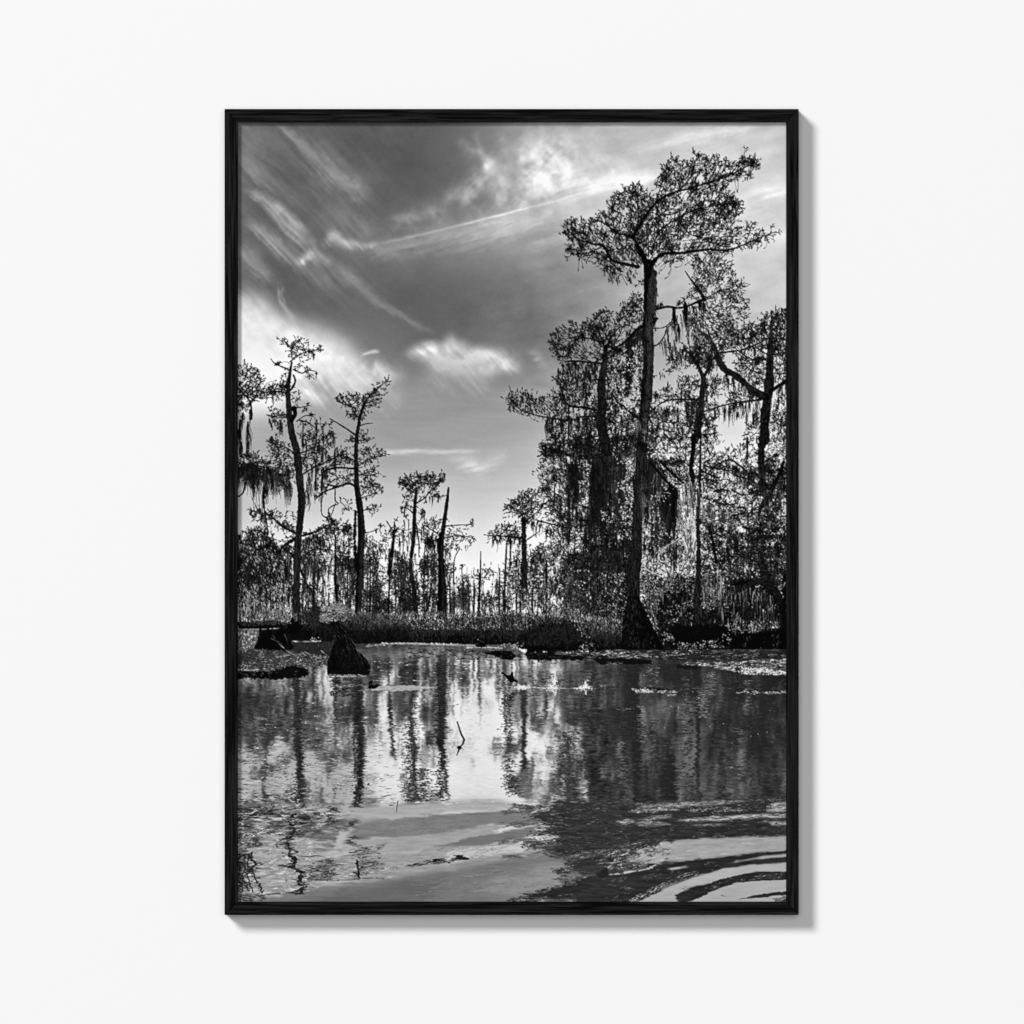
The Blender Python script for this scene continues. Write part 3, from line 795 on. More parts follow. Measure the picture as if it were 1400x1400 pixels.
    for p, w0, w1 in (((1130, 640, 1200, 560, 1280, 490, 1340, 445), 2, .7), ((1060, 690, 950, 650, 890, 625), 1.7, .7), ((1130, 645, 1200, 630, 1275, 600), 1.8, .7), ((1080, 770, 1050, 730, 1060, 680), 1.8, 1.4),
                      ((1055, 920, 980, 868, 900, 818, 832, 778), 2.4, 1), ((1090, 842, 1150, 822, 1205, 818), 1.5, .9), ((1066, 1216, 900, 1205, 800, 1230, 760, 1260), 2.8, 2), ((1066, 1380, 1000, 1340, 900, 1368, 820, 1360, 790, 1420), 2.4, 2), ((1080, 1190, 1180, 1130, 1320, 1095), 1.4, .5),
                      ((1090, 1270, 1180, 1240, 1245, 1220), 1.3, .5), ((1050, 950, 980, 965), 1.4, .5), ((1080, 970, 1190, 965), 1.4, .5)):
        c.limb(A(*p), w0, w1, 15)
    for p, w0, w1 in (((1060, 40, 1000, 8, 900, 38, 800, 72, 715, 132), 2.6, 1.8), ((880, 60, 878, 150, 905, 182, 850, 205, 820, 240, 840, 310, 860, 335), 1.5, 1), ((880, 180, 850, 270, 830, 300), 1, .7), ((760, 130, 760, 260, 790, 300, 850, 330), 1.5, .9), ((1110, 130, 1200, 100, 1280, 60), 1.2, .5), ((1130, 240, 1280, 205), 1.2, .5), ((1110, 110, 1180, 40, 1240, 10), 1.1, .4), ((1140, 440, 1210, 420, 1280, 390), 1.1, .5), ((1100, 740, 1040, 735, 950, 750), 2.4, 1.2), ((1140, 680, 1185, 685), 1, .6)):
        c.limb(B(*p), w0, w1, 16); c.sprigs(B(*p)[-2:], 8, 4, .8, 20)
    for q, d, h in ((((880, 580), (960, 555), (1040, 560), (1120, 585), (1190, 540), (1230, 560), (1300, 570), (1270, 620), (1250, 670), (1170, 690), (1150, 760), (1080, 775), (980, 735), (1040, 690), (920, 640)), .95, .2),
                    (((1190, 560), (1230, 480), (1290, 428), (1350, 450), (1350, 490), (1290, 515)), .55, .3),
                    (((960, 960), (1050, 935), (1130, 870), (1140, 930), (1200, 950), (1180, 1000), (980, 980)), .6, .3), (((1085, 1090), (1100, 1040), (1200, 1030), (1330, 1080), (1250, 1130), (1100, 1190)), .75, .25),
                    (((1090, 1230), (1250, 1190), (1245, 1280), (1100, 1300)), .6, .3), (((1080, 1300), (1220, 1310), (1240, 1400), (1090, 1410)), .45, .4), (((800, 1250), (1040, 1225), (1040, 1330), (820, 1355)), .6, .3), (((860, 1100), (1040, 1100), (1040, 1190), (880, 1195)), .4, .4)):
        c.tufts(A(*q), d, (10, 40), (2.2, 5.5), hole=h)
    for q, d, h in ((((1110, -10), (1240, 0), (1285, 60), (1190, 130), (1110, 130)), .5, .35), (((1130, 250), (1180, 205), (1290, 200), (1220, 240)), .6, .2), (((920, 140), (1040, 150), (1040, 250), (930, 230)), .45, .35), (((1140, 400), (1290, 380), (1280, 430), (1150, 470)), .45, .35), (((1130, 500), (1220, 510), (1210, 540), (1140, 540)), .6, .2)):
        c.tufts(B(*q), d, (12, 45), (2.2, 5), hole=h)
    c.mossline(B((1130, 480), (1230, 430)), 5, (6, 16), 2, 6, (20, 60)); c.mossline(B((640, 60), (760, 110)), 8, (8, 22), 2, 8, (14, 50))
    c.mossline(B((620, 0), (700, -20), (760, 0)), 10, (10, 30), 2.5, 10, (20, 60))
    # thin trunks behind, between tree two and the centre
    c.limb(B((1185, 640), (1185, 900), (1180, 1140)), 1.4, 2.4, 22); c.limb(B((1395, 340), (1392, 500), (1372, 680), (1352, 850), (1340, 1160)), 1.6, 3, 18); c.tufts(B((1300, 420), (1400, 380), (1440, 520), (1330, 620)), .7, (14, 60), (2, 4.5), hole=.25)
    c.limb(Cc((115, 670), (105, 800), (85, 900), (70, 1050)), 2.4, 3.6, 18, .2); c.limb(Cc((60, 600), (115, 670), (160, 640)), 1.4, 1.2, 18)
    # ---- tree three and the broken snag, centre
    c.tufts(Cc((50, 605), (100, 580), (190, 510), (245, 600), (240, 740), (150, 700), (120, 670)), .5, (20, 70), (2, 5), hole=.35)
    c.curtain(Cc((140, 640), (240, 600), (290, 680), (270, 900), (150, 880)), .9, (8, 20), (20, 80), (.4, 1), .35)
    c.tufts(Cc((330, 620), (400, 595), (470, 550), (535, 580), (525, 690), (505, 880), (430, 900), (380, 860), (320, 720)), .7, (15, 70), (2, 5), hole=.3)
    c.curtain(Cc((300, 650), (500, 690), (510, 900), (300, 880)), .9, (8, 20), (12, 70), (.4, 1.1), .35)
    c.limb(Cc((312, 330), (300, 450), (295, 600), (288, 760), (268, 900), (270, 1040), (292, 1180), (308, 1420)), 4, 6, 14, .1, (36, 70, 7, 0), [3.6, 5, 5, 5, 4.6, 5.4, 6.4, 6])
    c.curtain(Cc((230, 800), (290, 820), (330, 1150), (250, 1100)), 1.0, (6, 18), (15, 90), (.4, 1), .3)
    c.limb(Cc((593, 298), (582, 400), (562, 550), (547, 650), (533, 800), (530, 950), (541, 1150), (536, 1440)), 3, 11, 10, .09, (34, 66, 7, .5), [2.4, 4.6, 5, 6, 7.4, 9, 10.4, 11.4])
    c.limb(Cc((500, 1440), (515, 1100), (510, 800), (520, 690)), 4, 3, 12, .3)
    for p, w0, w1 in (((310, 435, 380, 390, 432, 330, 500, 270, 545, 215), 2, .8), ((304, 345, 235, 310, 190, 265), 1.6, .7), ((292, 525, 235, 480, 170, 463), 1.6, .8), ((210, 480, 208, 550), 1.2, .6), ((570, 365, 520, 378, 440, 370), .9, .6),
                      ((570, 632, 690, 622, 760, 620, 808, 600), 1.5, .6), ((560, 738, 680, 712, 800, 735), 1.3, .6), ((500, 700, 440, 660, 380, 620), 1.6, .8), ((310, 300, 310, 250, 350, 200), 1.4, .7), ((350, 580, 372, 500), 1.4, 1.2), ((440, 1130, 430, 1260, 395, 1400), 1.4, 2.8)):
        c.limb(Cc(*p), w0, w1, 15); c.sprigs(Cc(*p)[-2:], 6, 3.5, .8, 20)
    c.tufts(Cc((160, 290), (170, 230), (230, 185), (290, 215), (320, 168), (360, 200), (430, 160), (480, 200), (560, 168), (582, 215), (540, 250), (480, 300), (440, 330), (330, 320), (280, 330), (230, 290)), 1.1, (10, 45), (2, 5), hole=.14, leaf=6)
    c.tufts(Cc((180, 400), (240, 350), (300, 380), (300, 470), (230, 430)), .7, (10, 50), (2, 5), hole=.25); c.tufts(Cc((330, 380), (440, 320), (530, 345), (480, 380), (380, 410)), .45, (12, 50), (2, 4.5), hole=.35)
    c.mossline(Cc((400, 400), (450, 370), (520, 370)), 9, (6, 16), 2, 8, (12, 45)); c.mossline(Cc((345, 510), (390, 490)), 5, (7, 15), 2, 9, (12, 45)); c.mossline(Cc((190, 400), (270, 440)), 5, (4, 9), 2, 6, (12, 45))
    c.tufts(Cc((570, 640), (690, 630), (770, 585), (812, 605), (720, 680), (812, 735), (780, 800), (690, 830), (600, 830), (570, 760)), .42, (25, 75), (2, 4.5), hole=.4)
    c.mossline(Cc((580, 740), (700, 820), (760, 800)), 8, (3, 12), 2, 6, (40, 90)); c.tufts(Cc((570, 560), (620, 530), (640, 560), (590, 610)), .6, (20, 60), (2, 4), hole=.2)
    c.mossline(Cc((390, 740), (470, 740)), 14, (8, 22), 3, 12, (8, 40)); c.mossline(Cc((20, 900), (110, 850), (200, 880)), 20, (8, 24), 3, 10, (12, 60))
    c.mossline(Cc((0, 840), (80, 820)), 8, (6, 14), 2, 8, (15, 60))


def paint_right(c):
    def fans(q, n, ln, w):
        x, y = c.pts_in(q, n)
        for i in range(n):
            s = rng.choice([-1, 1]); l = rng.uniform(*ln); a = rng.uniform(-.75, .25)
            e = (x[i] + s * np.cos(a) * l, y[i] + np.sin(a) * l)
            pts = np.array([(x[i], y[i]), ((x[i] + e[0]) / 2 + rng.normal(0, 2), (y[i] + e[1]) / 2 + rng.normal(2, 2)), e])
            c.limb(pts, rng.uniform(*w), .6, rng.uniform(8, 24)); c.sprigs(pts, 8, 5, .8, 20)
    def gaps(q, dens, hole=.45, tone=(175, 232)):
        c.flecks(q, dens * .8, tone, (.25, .7), .62, (.4, 2.4), HOLE4)
    BK = (34, 74, 9, 0)
    # bright leafy back layer and dark tangles, low right
    q = PX((735, 640), (800, 600), (900, 560), (975, 565), (986, 622), (1010, 630), (1036, 612), (1046, 560), (1080, 560), (1080, 860), (800, 860), (770, 790), (745, 720))
    c.tufts(q, .6, (56, 122), (2.5, 6), hole=.4); c.tufts(PX((745, 660), (865, 600), (865, 850), (790, 850)), .5, (50, 110), (2.5, 6), hole=.35)
    c.tufts(PX((800, 720), (1080, 700), (1080, 870), (800, 870)), .5, (14, 84), (2.5, 6), hole=.3)
    c.flecks(PX((800, 700), (1080, 640), (1080, 870), (800, 870)), .4, (110, 215), (.3, .7), .45)
    # ---- tree four, left edge of the right bank
    c.limb(Cc((1245, 570), (1248, 700), (1252, 900), (1255, 1150)), 6, 8, 14, .1, BK, [5.4, 6.4, 7.2, 7.4])
    c.tufts(Fz((80, 610), (100, 560), (140, 535), (220, 485), (280, 445), (350, 460), (410, 438), (405, 480), (320, 515), (400, 540), (410, 600), (330, 690), (290, 720), (215, 720), (200, 660), (110, 665)), 1.1, (10, 45), (2.2, 5.5), hole=.15, leaf=6)
    c.tufts(Cc((930, 710), (1010, 655), (1040, 620), (1200, 605), (1220, 735), (1000, 740)), 1.1, (10, 40), (2, 5), hole=.12)
    c.limb(Cc((1235, 735), (1100, 722), (930, 712)), 3, 1, 14); c.mossline(Cc((960, 720), (1090, 735), (1220, 740)), 22, (5, 15), 2.6, 10, (10, 45))
    for p, w0, w1 in (((250, 720, 330, 650, 400, 590), 2, 1), ((230, 690, 180, 620, 120, 600), 1.6, .7), ((350, 712, 480, 742, 620, 772, 780, 780), 1.6, 1), ((255, 880, 330, 830, 370, 800), 1.6, .7), ((490, 570, 500, 400), 1.4, 1.6), ((470, 580, 560, 670, 570, 760), 1.4, 1), ((490, 1100, 480, 980, 440, 930), 1.5, 1), ((425, 1250, 425, 1060), 3, 2), ((160, 990, 215, 1020), .8, .6), ((560, 760, 575, 900), 2, 1.4), ((700, 640, 705, 700), 1.5, 1), ((1005, 880, 1005, 1130), 2.6, 3)):
        c.limb(Fz(*p), w0, w1, 17)
    c.mossline(Fz((300, 720), (380, 720)), 10, (8, 22), 2.2, 10, (12, 45)); c.mossline(Fz((420, 780), (560, 800)), 12, (6, 18), 2.6, 9, (12, 50)); c.mossline(Fz((560, 800), (620, 800)), 8, (8, 22), 2, 9, (10, 45))
    c.tufts(Fz((400, 560), (500, 560), (600, 640), (700, 680), (640, 760), (480, 730), (400, 640)), .55, (12, 50), (2, 5), hole=.32)
    c.tufts(Fz((640, 640), (840, 640), (860, 900), (700, 880), (600, 800)), .6, (12, 60), (2, 5), hole=.3)
    c.tufts(Fz((260, 930), (420, 900), (420, 1060), (260, 1080)), .5, (15, 70), (2, 5), hole=.35)
    # ---- trees five and six behind the main trunk
    c.tufts(D((460, 440), (480, 370), (520, 330), (580, 320), (650, 245), (720, 290), (830, 215), (880, 170), (960, 155), (1060, 190), (1080, 120), (1150, 90), (1180, 20), (1265, 5), (1275, 120), (1265, 240), (1150, 280), (1050, 310), (1010, 430), (930, 465), (860, 430), (760, 400), (680, 440), (640, 520), (630, 580), (560, 600), (500, 540)), .92, (12, 46), (2.5, 6), D((920, 500))[0], .2, leaf=6)
    c.tufts(D((640, 470), (740, 410), (880, 450), (910, 590), (700, 580), (640, 560)), .42, (18, 60), (2, 5), hole=.38)
    c.tufts(D((475, 770), (530, 700), (600, 690), (650, 655), (720, 690), (860, 690), (870, 850), (850, 1000), (760, 1000), (650, 980), (600, 900), (545, 830)), .85, (12, 48), (2.5, 6), D((800, 1000))[0], .22)
    c.tufts(D((95, 910), (140, 845), (200, 880), (270, 865), (330, 910), (370, 930), (430, 885), (500, 860), (560, 900), (610, 960), (610, 1090), (400, 1075), (200, 1035), (120, 1045)), .95, (12, 46), (2.5, 5.5), D((500, 1200))[0], .18)
    c.tufts(D((440, 1180), (600, 1120), (850, 1090), (1010, 1150), (1250, 1190), (1400, 1200), (1400, 1420), (380, 1420), (370, 1310), (430, 1330), (480, 1280)), .72, (8, 46), (2.5, 6), hole=.3)
    c.tufts(D((960, 520), (1260, 300), (1270, 420), (1100, 480), (1000, 600)), .6, (14, 50), hole=.3); c.tufts(D((950, 620), (1100, 560), (1110, 1060), (940, 1100)), .75, (10, 50), hole=.25)
    c.tufts(D((1180, 420), (1290, 400), (1290, 800), (1180, 1060), (1140, 900)), .42, (14, 60), hole=.38)
    c.limb(D((945, 470), (932, 620), (905, 800), (912, 1000), (902, 1130), (930, 1300), (960, 1450)), 10, 13, 12, .1, BK, [4.5, 8.4, 10.4, 12, 12.4, 12, 12])
    c.tufts(D((860, 420), (960, 380), (1040, 440), (1040, 620), (860, 640)), .5, (8, 40), (2.5, 5.5), hole=.3); c.tufts(D((850, 900), (1000, 840), (1020, 1250), (860, 1250)), .6, (8, 46), (2.5, 5.5), hole=.3); c.limb(D((950, 480), (985, 400), (1060, 300)), 3, 1.2, 12); c.limb(D((940, 500), (905, 400), (880, 300)), 2.6, 1, 12)
    c.limb(D((1142, 410), (1152, 600), (1142, 750), (1130, 880)), 8, 6, 13, .14, BK, [6.6, 10.5, 9.6, 5])
    c.mossline(D((1110, 620), (1180, 640)), 14, (10, 34), 4, 12, (10, 45)); c.mossline(D((1100, 330), (1200, 300), (1240, 290)), 14, (6, 18), 3, 9, (12, 45))
    for p, w0, w1 in (((590, 597, 700, 597, 910, 615), 2.2, 2.8), ((910, 470, 850, 410, 720, 395, 660, 450, 618, 530, 640, 570), 1.8, 1.6), ((860, 1022, 760, 1000, 650, 990, 590, 950, 560, 850, 545, 800), 3.6, 2.4), ((755, 980, 770, 900, 770, 830), 2, 1.2), ((620, 1112, 400, 1080, 250, 1040, 180, 1000, 130, 930), 2.2, .8), ((860, 1080, 740, 1080, 620, 1120), 2.2, 1.8), ((620, 1000, 620, 1270), 1.8, 1.6), ((450, 1200, 530, 1150, 610, 1115), 1.6, 1.2), ((460, 1190, 470, 1260), 2, .8),
                      ((1250, 290, 1150, 400, 1010, 490, 960, 520), 1.8, 2.6), ((1000, 880, 1060, 960, 1210, 1085), 2, 2.8), ((930, 470, 920, 330, 960, 230), 1.4, .7), ((950, 480, 1020, 440, 1080, 330), 1.8, 1), ((990, 690, 1050, 620), 2.2, 1), ((370, 1310, 450, 1360, 560, 1380, 640, 1420), 1, 2.2), ((1220, 440, 1170, 440), 1, 1.4), ((760, 400, 680, 340), 1, .6), ((820, 410, 860, 300), 1, .6)):
        c.limb(D(*p), w0, w1, 16); c.sprigs(D(*p), 10, 5, .9, 22)
    c.mossline(D((600, 605), (900, 620)), 26, (4, 17), 2, 7, (16, 60)); c.mossline(D((400, 1090), (520, 1110)), 6, (4, 13), 2, 6, (25, 70))
    # second crown behind, right of the main trunk
    c.tufts(S6((880, 700), (940, 720), (1020, 685), (1080, 760), (1095, 815), (1145, 822), (1115, 880), (1145, 930), (1135, 990), (1060, 1000), (1000, 1040), (940, 1090), (890, 1080), (870, 1000), (930, 900), (890, 860), (910, 780)), .78, (16, 60), (2.5, 6), S6((930, 900))[0], .28)
    c.tufts(E((720, 440), (860, 400), (960, 430), (900, 560), (820, 600), (740, 560)), .95, (14, 60), (2.5, 5), hole=.15)
    # far-right tree seven: crown, trunk, big crooked limb
    c.tufts(E((940, 480), (1050, 400), (1130, 370), (1180, 340), (1270, 295), (1330, 275), (1400, 290), (1400, 700), (1270, 720), (1250, 560), (1190, 540), (1090, 590), (930, 620), (860, 610), (880, 550)), .95, (10, 46), (2.5, 6), E((1200, 800))[0], .2)
    c.tufts(E((1260, 640), (1400, 640), (1400, 930), (1260, 940)), .9, (10, 50), (2.5, 6), hole=.2)
    c.tufts(E((890, 740), (1000, 700), (1200, 660), (1200, 960), (1100, 940), (1000, 870)), .7, (12, 55), (2.5, 5.5), hole=.3)
    c.limb(E((1245, 300), (1240, 450), (1232, 580), (1226, 800), (1212, 1000), (1192, 1150), (1180, 1300), (1190, 1420)), 4, 11, 10, .1, BK, [1.4, 4.4, 8.6, 10, 12.5, 12, 11.6, 10])
    c.tufts(E((1190, 300), (1300, 280), (1320, 620), (1180, 600)), .6, (10, 46), (2.5, 5.5), hole=.25)
    c.limb(E((1190, 1040), (1120, 1000), (1050, 950), (930, 850), (840, 800), (785, 720), (745, 610), (680, 510), (610, 455)), 9, 3, 11, .12, (36, 90, 9, 0), [9.5, 8.4, 8, 8.6, 8, 8.6, 6, 4.6, 2.4])
    c.limb(E((1230, 990), (1300, 940), (1400, 880)), 4.4, 4.6, 11); c.limb(E((800, 650), (880, 640), (980, 625), (1100, 580), (1220, 520)), 2.6, 1.4, 13)
    for p in ((780, 640, 800, 600, 860, 570), (900, 740, 1050, 740, 1180, 710), (1080, 930, 1140, 890, 1200, 880), (1250, 450, 1330, 380), (1240, 560, 1330, 520, 1390, 560), (1000, 590, 1060, 520, 1130, 470)):
        c.limb(E(*p), 1.6, .8, 15); c.sprigs(E(*p), 12, 5, .9, 20)
    # tree eight
    c.tufts(E((170, 1080), (260, 1000), (350, 960), (430, 890), (500, 855), (620, 880), (640, 1050), (500, 1085), (300, 1100), (170, 1175)), .85, (12, 50), (2.5, 5.5), hole=.25)
    c.tufts(E((500, 1060), (640, 1050), (770, 1120), (760, 1240), (700, 1310), (480, 1350), (490, 1200)), .95, (10, 55), (2.5, 5.5), hole=.2)
    c.tufts(E((160, 1200), (340, 1190), (480, 1200), (480, 1400), (160, 1400)), .35, (20, 80), (3, 6), hole=.42)
    c.tufts(E((660, 890), (770, 870), (800, 960), (700, 1015)), .9, (12, 50), hole=.2); c.tufts(E((770, 860), (860, 850), (890, 930), (840, 970), (770, 950)), .6, (20, 80), (2, 4), hole=.2)
    c.tufts(E((420, 700), (560, 700), (700, 690), (700, 740), (560, 760), (440, 740), (340, 850), (330, 790)), .8, (10, 45), (2, 5), hole=.2)
    c.limb(E((590, 740), (640, 850), (648, 900), (638, 1000), (622, 1150), (600, 1300), (580, 1420)), 5, 8, 11, .1, BK, [4, 5.4, 7, 7.4, 7.6, 8, 8])
    c.limb(E((705, 755), (660, 850)), 3, 4, 12)
    c.limb(E((180, 1160), (300, 1080), (420, 1055), (600, 1060)), 1.4, 2.2, 15); c.limb(E((660, 1160), (780, 1120), (900, 1090), (1000, 1075), (1150, 1060)), 1.4, 2.6, 14)
    c.tufts(E((820, 1080), (900, 1000), (1020, 960), (1160, 1030), (1160, 1080), (980, 1090)), .9, (10, 50), (2.5, 5.5), hole=.2)
    c.mossline(E((790, 1130), (900, 1090), (1010, 1070), (1130, 1070)), 20, (8, 34), 2.4, 9, (12, 55)); c.mossline(E((1240, 1080), (1380, 960)), 10, (8, 28), 3, 9, (20, 70), .5, -.12)
    c.mossline(E((720, 900), (760, 900)), 4, (12, 26), 1, 5, (30, 70)); c.mossline(E((270, 830), (310, 840)), 4, (4, 10), 1.6, 6, (20, 60))
    c.limb(E((592, 745), (560, 690), (500, 640), (450, 620)), 3.4, 1.2, 13); c.limb(E((600, 750), (610, 680), (590, 600), (610, 520)), 3, 1, 13); c.limb(E((703, 760), (740, 690), (800, 640)), 3, 1.2, 13); c.limb(E((700, 760), (690, 680), (720, 610)), 2, .8, 13)
    for q in ((450, 620, 500, 640, 560, 690), (610, 520, 590, 600, 610, 680), (800, 640, 740, 690, 703, 760), (720, 610, 690, 680, 700, 760)):
        c.sprigs(E(*q), 12, 5, .8, 18); c.mossline(E(*q), 7, (6, 20), 2, 9, (12, 55))
    c.tufts(E((480, 620), (640, 580), (800, 620), (820, 720), (700, 800), (560, 800), (460, 700)), .7, (10, 50), (2.5, 5.5), hole=.3)
    # hanging moss under the branch right of the main trunk
    c.curtain(E((330, 420), (480, 280), (640, 230), (700, 480), (720, 640), (560, 690), (470, 560), (450, 700), (360, 830), (330, 640), (250, 640), (290, 500)), .9, (8, 24), (14, 95), (.3, .8), .42, .12)
    c.tufts(E((340, 600), (470, 640), (460, 720), (400, 790), (340, 830)), .6, (14, 60), (2, 5), hole=.3)
    c.tufts(E((470, 560), (720, 560), (720, 680), (560, 720), (480, 690)), 1.0, (10, 60), (2, 5), hole=.15)
    c.flecks(E((530, 430), (640, 440), (600, 640), (540, 600)), .5, (110, 190), (.3, .6), .4, (3, 8), None, 1.2)
    c.limb(E((210, 280), (330, 250), (430, 260), (520, 240), (600, 205), (660, 180)), 3.2, 3, 11); c.limb(E((660, 190), (620, 120), (570, 50), (530, 0), (490, -60)), 4, 1.2, 12); c.limb(E((430, 240), (520, 160), (590, 125)), 1, .8, 18); c.limb(E((640, 190), (760, 130), (900, 80), (1000, 50)), 1.2, .6, 18)
    c.limb(E((200, 600), (260, 570), (310, 500), (330, 440), (380, 390)), 2, 1.2, 15); c.limb(E((190, 440), (300, 430), (370, 380)), 1.2, 1, 18)
    for x, y, l, n, wd in ((390, 265, 26, 70, 4.2), (490, 210, 32, 80, 4), (430, 400, 22, 20, 1.6), (620, 200, 16, 40, 5), (560, 240, 10, 20, 4), (650, 200, 14, 30, 3)):
        p = E((x, y))[0]; c.moss(p[0], p[1], l, n, wd, (8, 30), .7, .04)
    c.sprigs(E((220, 270), (330, 240), (430, 240)), 14, 5, .9, 20, side=-1); c.sprigs(E((440, 230), (590, 125)), 10, 6, .9, 22)
    c.limb(E((205, 420), (245, 350)), 3, 3, 16)

    c.drape(D((470, 560), (900, 600), (1250, 500), (1250, 1150), (640, 1250), (500, 1100)), 110, (6, 26), (.9, 2.8), (10, 50))
    c.drape(D((440, 1200), (900, 1150), (1300, 1150), (1300, 1400), (440, 1400)), 80, (10, 40), (1.4, 3.6), (8, 45))
    c.drape(E((180, 900), (680, 860), (780, 1150), (700, 1400), (200, 1400)), 90, (6, 26), (1, 2.8), (12, 60)); c.drape(E((820, 1080), (1390, 1000), (1390, 1400), (1100, 1400), (1060, 1200), (840, 1150)), 60, (6, 26), (1, 2.6), (14, 60)); c.drape(E((900, 480), (1390, 420), (1390, 940), (960, 880)), 70, (5, 18), (.8, 2.2), (12, 50))
    c.tufts(E((1290, 1020), (1400, 1020), (1400, 1400), (1250, 1400)), .6, (12, 60), (2.5, 5), hole=.3); c.tufts(E((1010, 1330), (1150, 1180), (1190, 1400), (1000, 1420)), .7, (12, 60), (2.5, 5), hole=.25)

    for a_, n_, l_ in ((D((480, 600), (900, 620)), 16, (6, 22)), (D((420, 1090), (850, 1080)), 22, (8, 34)), (D((560, 900), (860, 1010)), 12, (6, 22)), (D((960, 560), (1230, 330)), 16, (8, 26)), (E((830, 820), (1180, 1040)), 20, (8, 30)), (E((180, 1120), (600, 1070)), 20, (8, 30)), (E((1250, 960), (1390, 900)), 8, (8, 26)), (E((1000, 620), (1200, 540)), 10, (6, 18)), (G((640, 470), (860, 320)), 14, (8, 28)), (G((860, 320), (1060, 460)), 14, (8, 28)), (G((1060, 560), (1370, 500)), 20, (10, 36))):
        c.mossline(a_, n_, l_, 2.4, 12, (10, 48))

    for x_, y_, l_, w_, n_, t_ in ((793, 622, 50, 3, 60, (10, 46)), (815, 618, 62, 6, 120, (12, 70)), (826, 616, 84, 6, 150, (10, 62)), (836, 622, 70, 5, 110, (20, 84)), (848, 612, 96, 5, 120, (26, 110)), (856, 620, 80, 3, 70, (40, 130)), (802, 612, 40, 4, 60, (10, 50)), (782, 632, 34, 3, 40, (12, 50)), (866, 600, 40, 3, 40, (60, 150))):
        c.moss(x_, y_, l_, n_, w_, t_, .6)

    # ---- the main cypress
    crown = S6((300, 575), (330, 540), (370, 555), (430, 525), (505, 510), (520, 440), (570, 400), (640, 380), (720, 420), (725, 350), (770, 275), (810, 260), (870, 290), (905, 225), (940, 240), (960, 270), (1000, 258), (1060, 280), (1100, 255), (1190, 262), (1170, 325), (1100, 360), (1060, 385), (1045, 430), (1100, 450), (1105, 510), (1060, 560), (1110, 575), (1080, 640), (1000, 690), (940, 690), (860, 705), (790, 745), (740, 720), (700, 745), (660, 740), (600, 755), (540, 800), (480, 760), (430, 700), (350, 705), (325, 690), (340, 640), (300, 605))
    c.tufts(crown, .5, (8, 36), (4, 9), S6((640, 800))[0], .4, spread=.55, leaf=6, up=.2)
    c.tufts(S6((560, 560), (660, 470), (800, 470), (900, 560), (800, 680), (640, 660)), .35, (10, 40), (3, 6), S6((690, 760))[0], .25)
    c.tufts(S6((880, 480), (1000, 440), (1100, 455), (1105, 510), (1000, 560), (920, 560)), .5, (8, 36), (3, 6), S6((800, 640))[0], .1)
    c.tufts(S6((1110, 600), (1165, 545), (1200, 585), (1275, 590), (1200, 640), (1120, 660)), .55, (12, 45), (3, 6), S6((1000, 680))[0], .2)
    BRS = (((640, 748, 530, 722, 505, 690, 480, 650, 440, 645, 370, 622, 318, 578), 4.6, 1.2, 60), ((692, 740, 640, 650, 612, 610, 560, 600, 520, 590), 5.4, 1, 40), ((614, 618, 660, 540, 720, 460, 790, 415, 880, 390, 960, 365, 1060, 330, 1140, 290, 1192, 266), 4.2, 1.0, 130),
           ((705, 740, 750, 692, 850, 685, 950, 670, 1050, 672, 1130, 645, 1210, 610, 1272, 588), 4.4, .8, 90), ((700, 690, 740, 585, 820, 530, 900, 490, 1000, 470, 1095, 460), 2.2, .8, 70), ((560, 605, 500, 560, 440, 530), 1.6, .7, 20), ((640, 560, 640, 480, 620, 400), 1.4, .6, 24),
           ((720, 460, 740, 400, 770, 300), 1.5, .6, 24), ((820, 410, 880, 340, 910, 240), 1.4, .6, 26), ((960, 365, 990, 310, 1010, 262), 1.2, .5, 18), ((540, 590, 520, 500, 560, 410), 1.5, .6, 24), ((820, 530, 880, 600, 960, 620), 1.4, .6, 30), ((1060, 330, 1100, 280, 1130, 240), 1.2, .5, 16),
           ((1130, 645, 1150, 590, 1162, 545), 1.1, .5, 10), ((340, 580, 335, 518), 1, .5, 4), ((690, 700, 690, 600, 720, 520), 1.6, .8, 30), ((480, 655, 400, 690, 330, 690), 1.4, .5, 20), ((505, 690, 490, 740, 520, 800), 1.6, .7, 10), ((650, 700, 600, 640, 560, 700), 1.2, .6, 18), ((1000, 470, 1060, 440, 1080, 445), 1.3, .6, 16))
    for p, w0, w1, n in BRS:
        c.limb(S6(*p), w0, w1, 14); c.sprigs(S6(*p)[1:], int(n * .6), 9, .9, 18, 3)
    c.mossline(S6((490, 740), (530, 760), (545, 790)), 9, (6, 22), 3, 9, (10, 40)); c.mossline(S6((590, 770), (650, 770)), 4, (5, 20), 2, 8, (12, 45)); c.sprigs(S6((600, 750), (620, 830), (660, 820)), 14, 4, .8, 20)
    TW = [13, 15.5, 15, 14.6, 13.6, 14.4, 13.6]
    c.limb(np.vstack([S6((688, 735), (694, 810), (691, 950), (686, 1060), (690, 1150), (683, 1280), (672, 1400)), Fz((1256, 60), (1250, 240), (1236, 380))]), 14, 14, 9, .05, (36, 92, 14, .5), [13, 15.5, 15, 14.6, 13.6, 14.4, 13.6, 13, 12.8, 12.6])
    for q_, n_ in ((S6((716, 790), (716, 940), (706, 1150)), 12), (S6((672, 1040), (668, 1150), (664, 1300)), 16), (S6((704, 1180), (700, 1300), (690, 1420)), 10), (Fz((1290, 100), (1270, 300), (1262, 520)), 16), (Fz((1200, 160), (1196, 380)), 10)):
        c.mossline(q_, n_, (8, 34), 2.2, 9, (12, 64)); c.sprigs(q_, 7, 6, .8, 18)
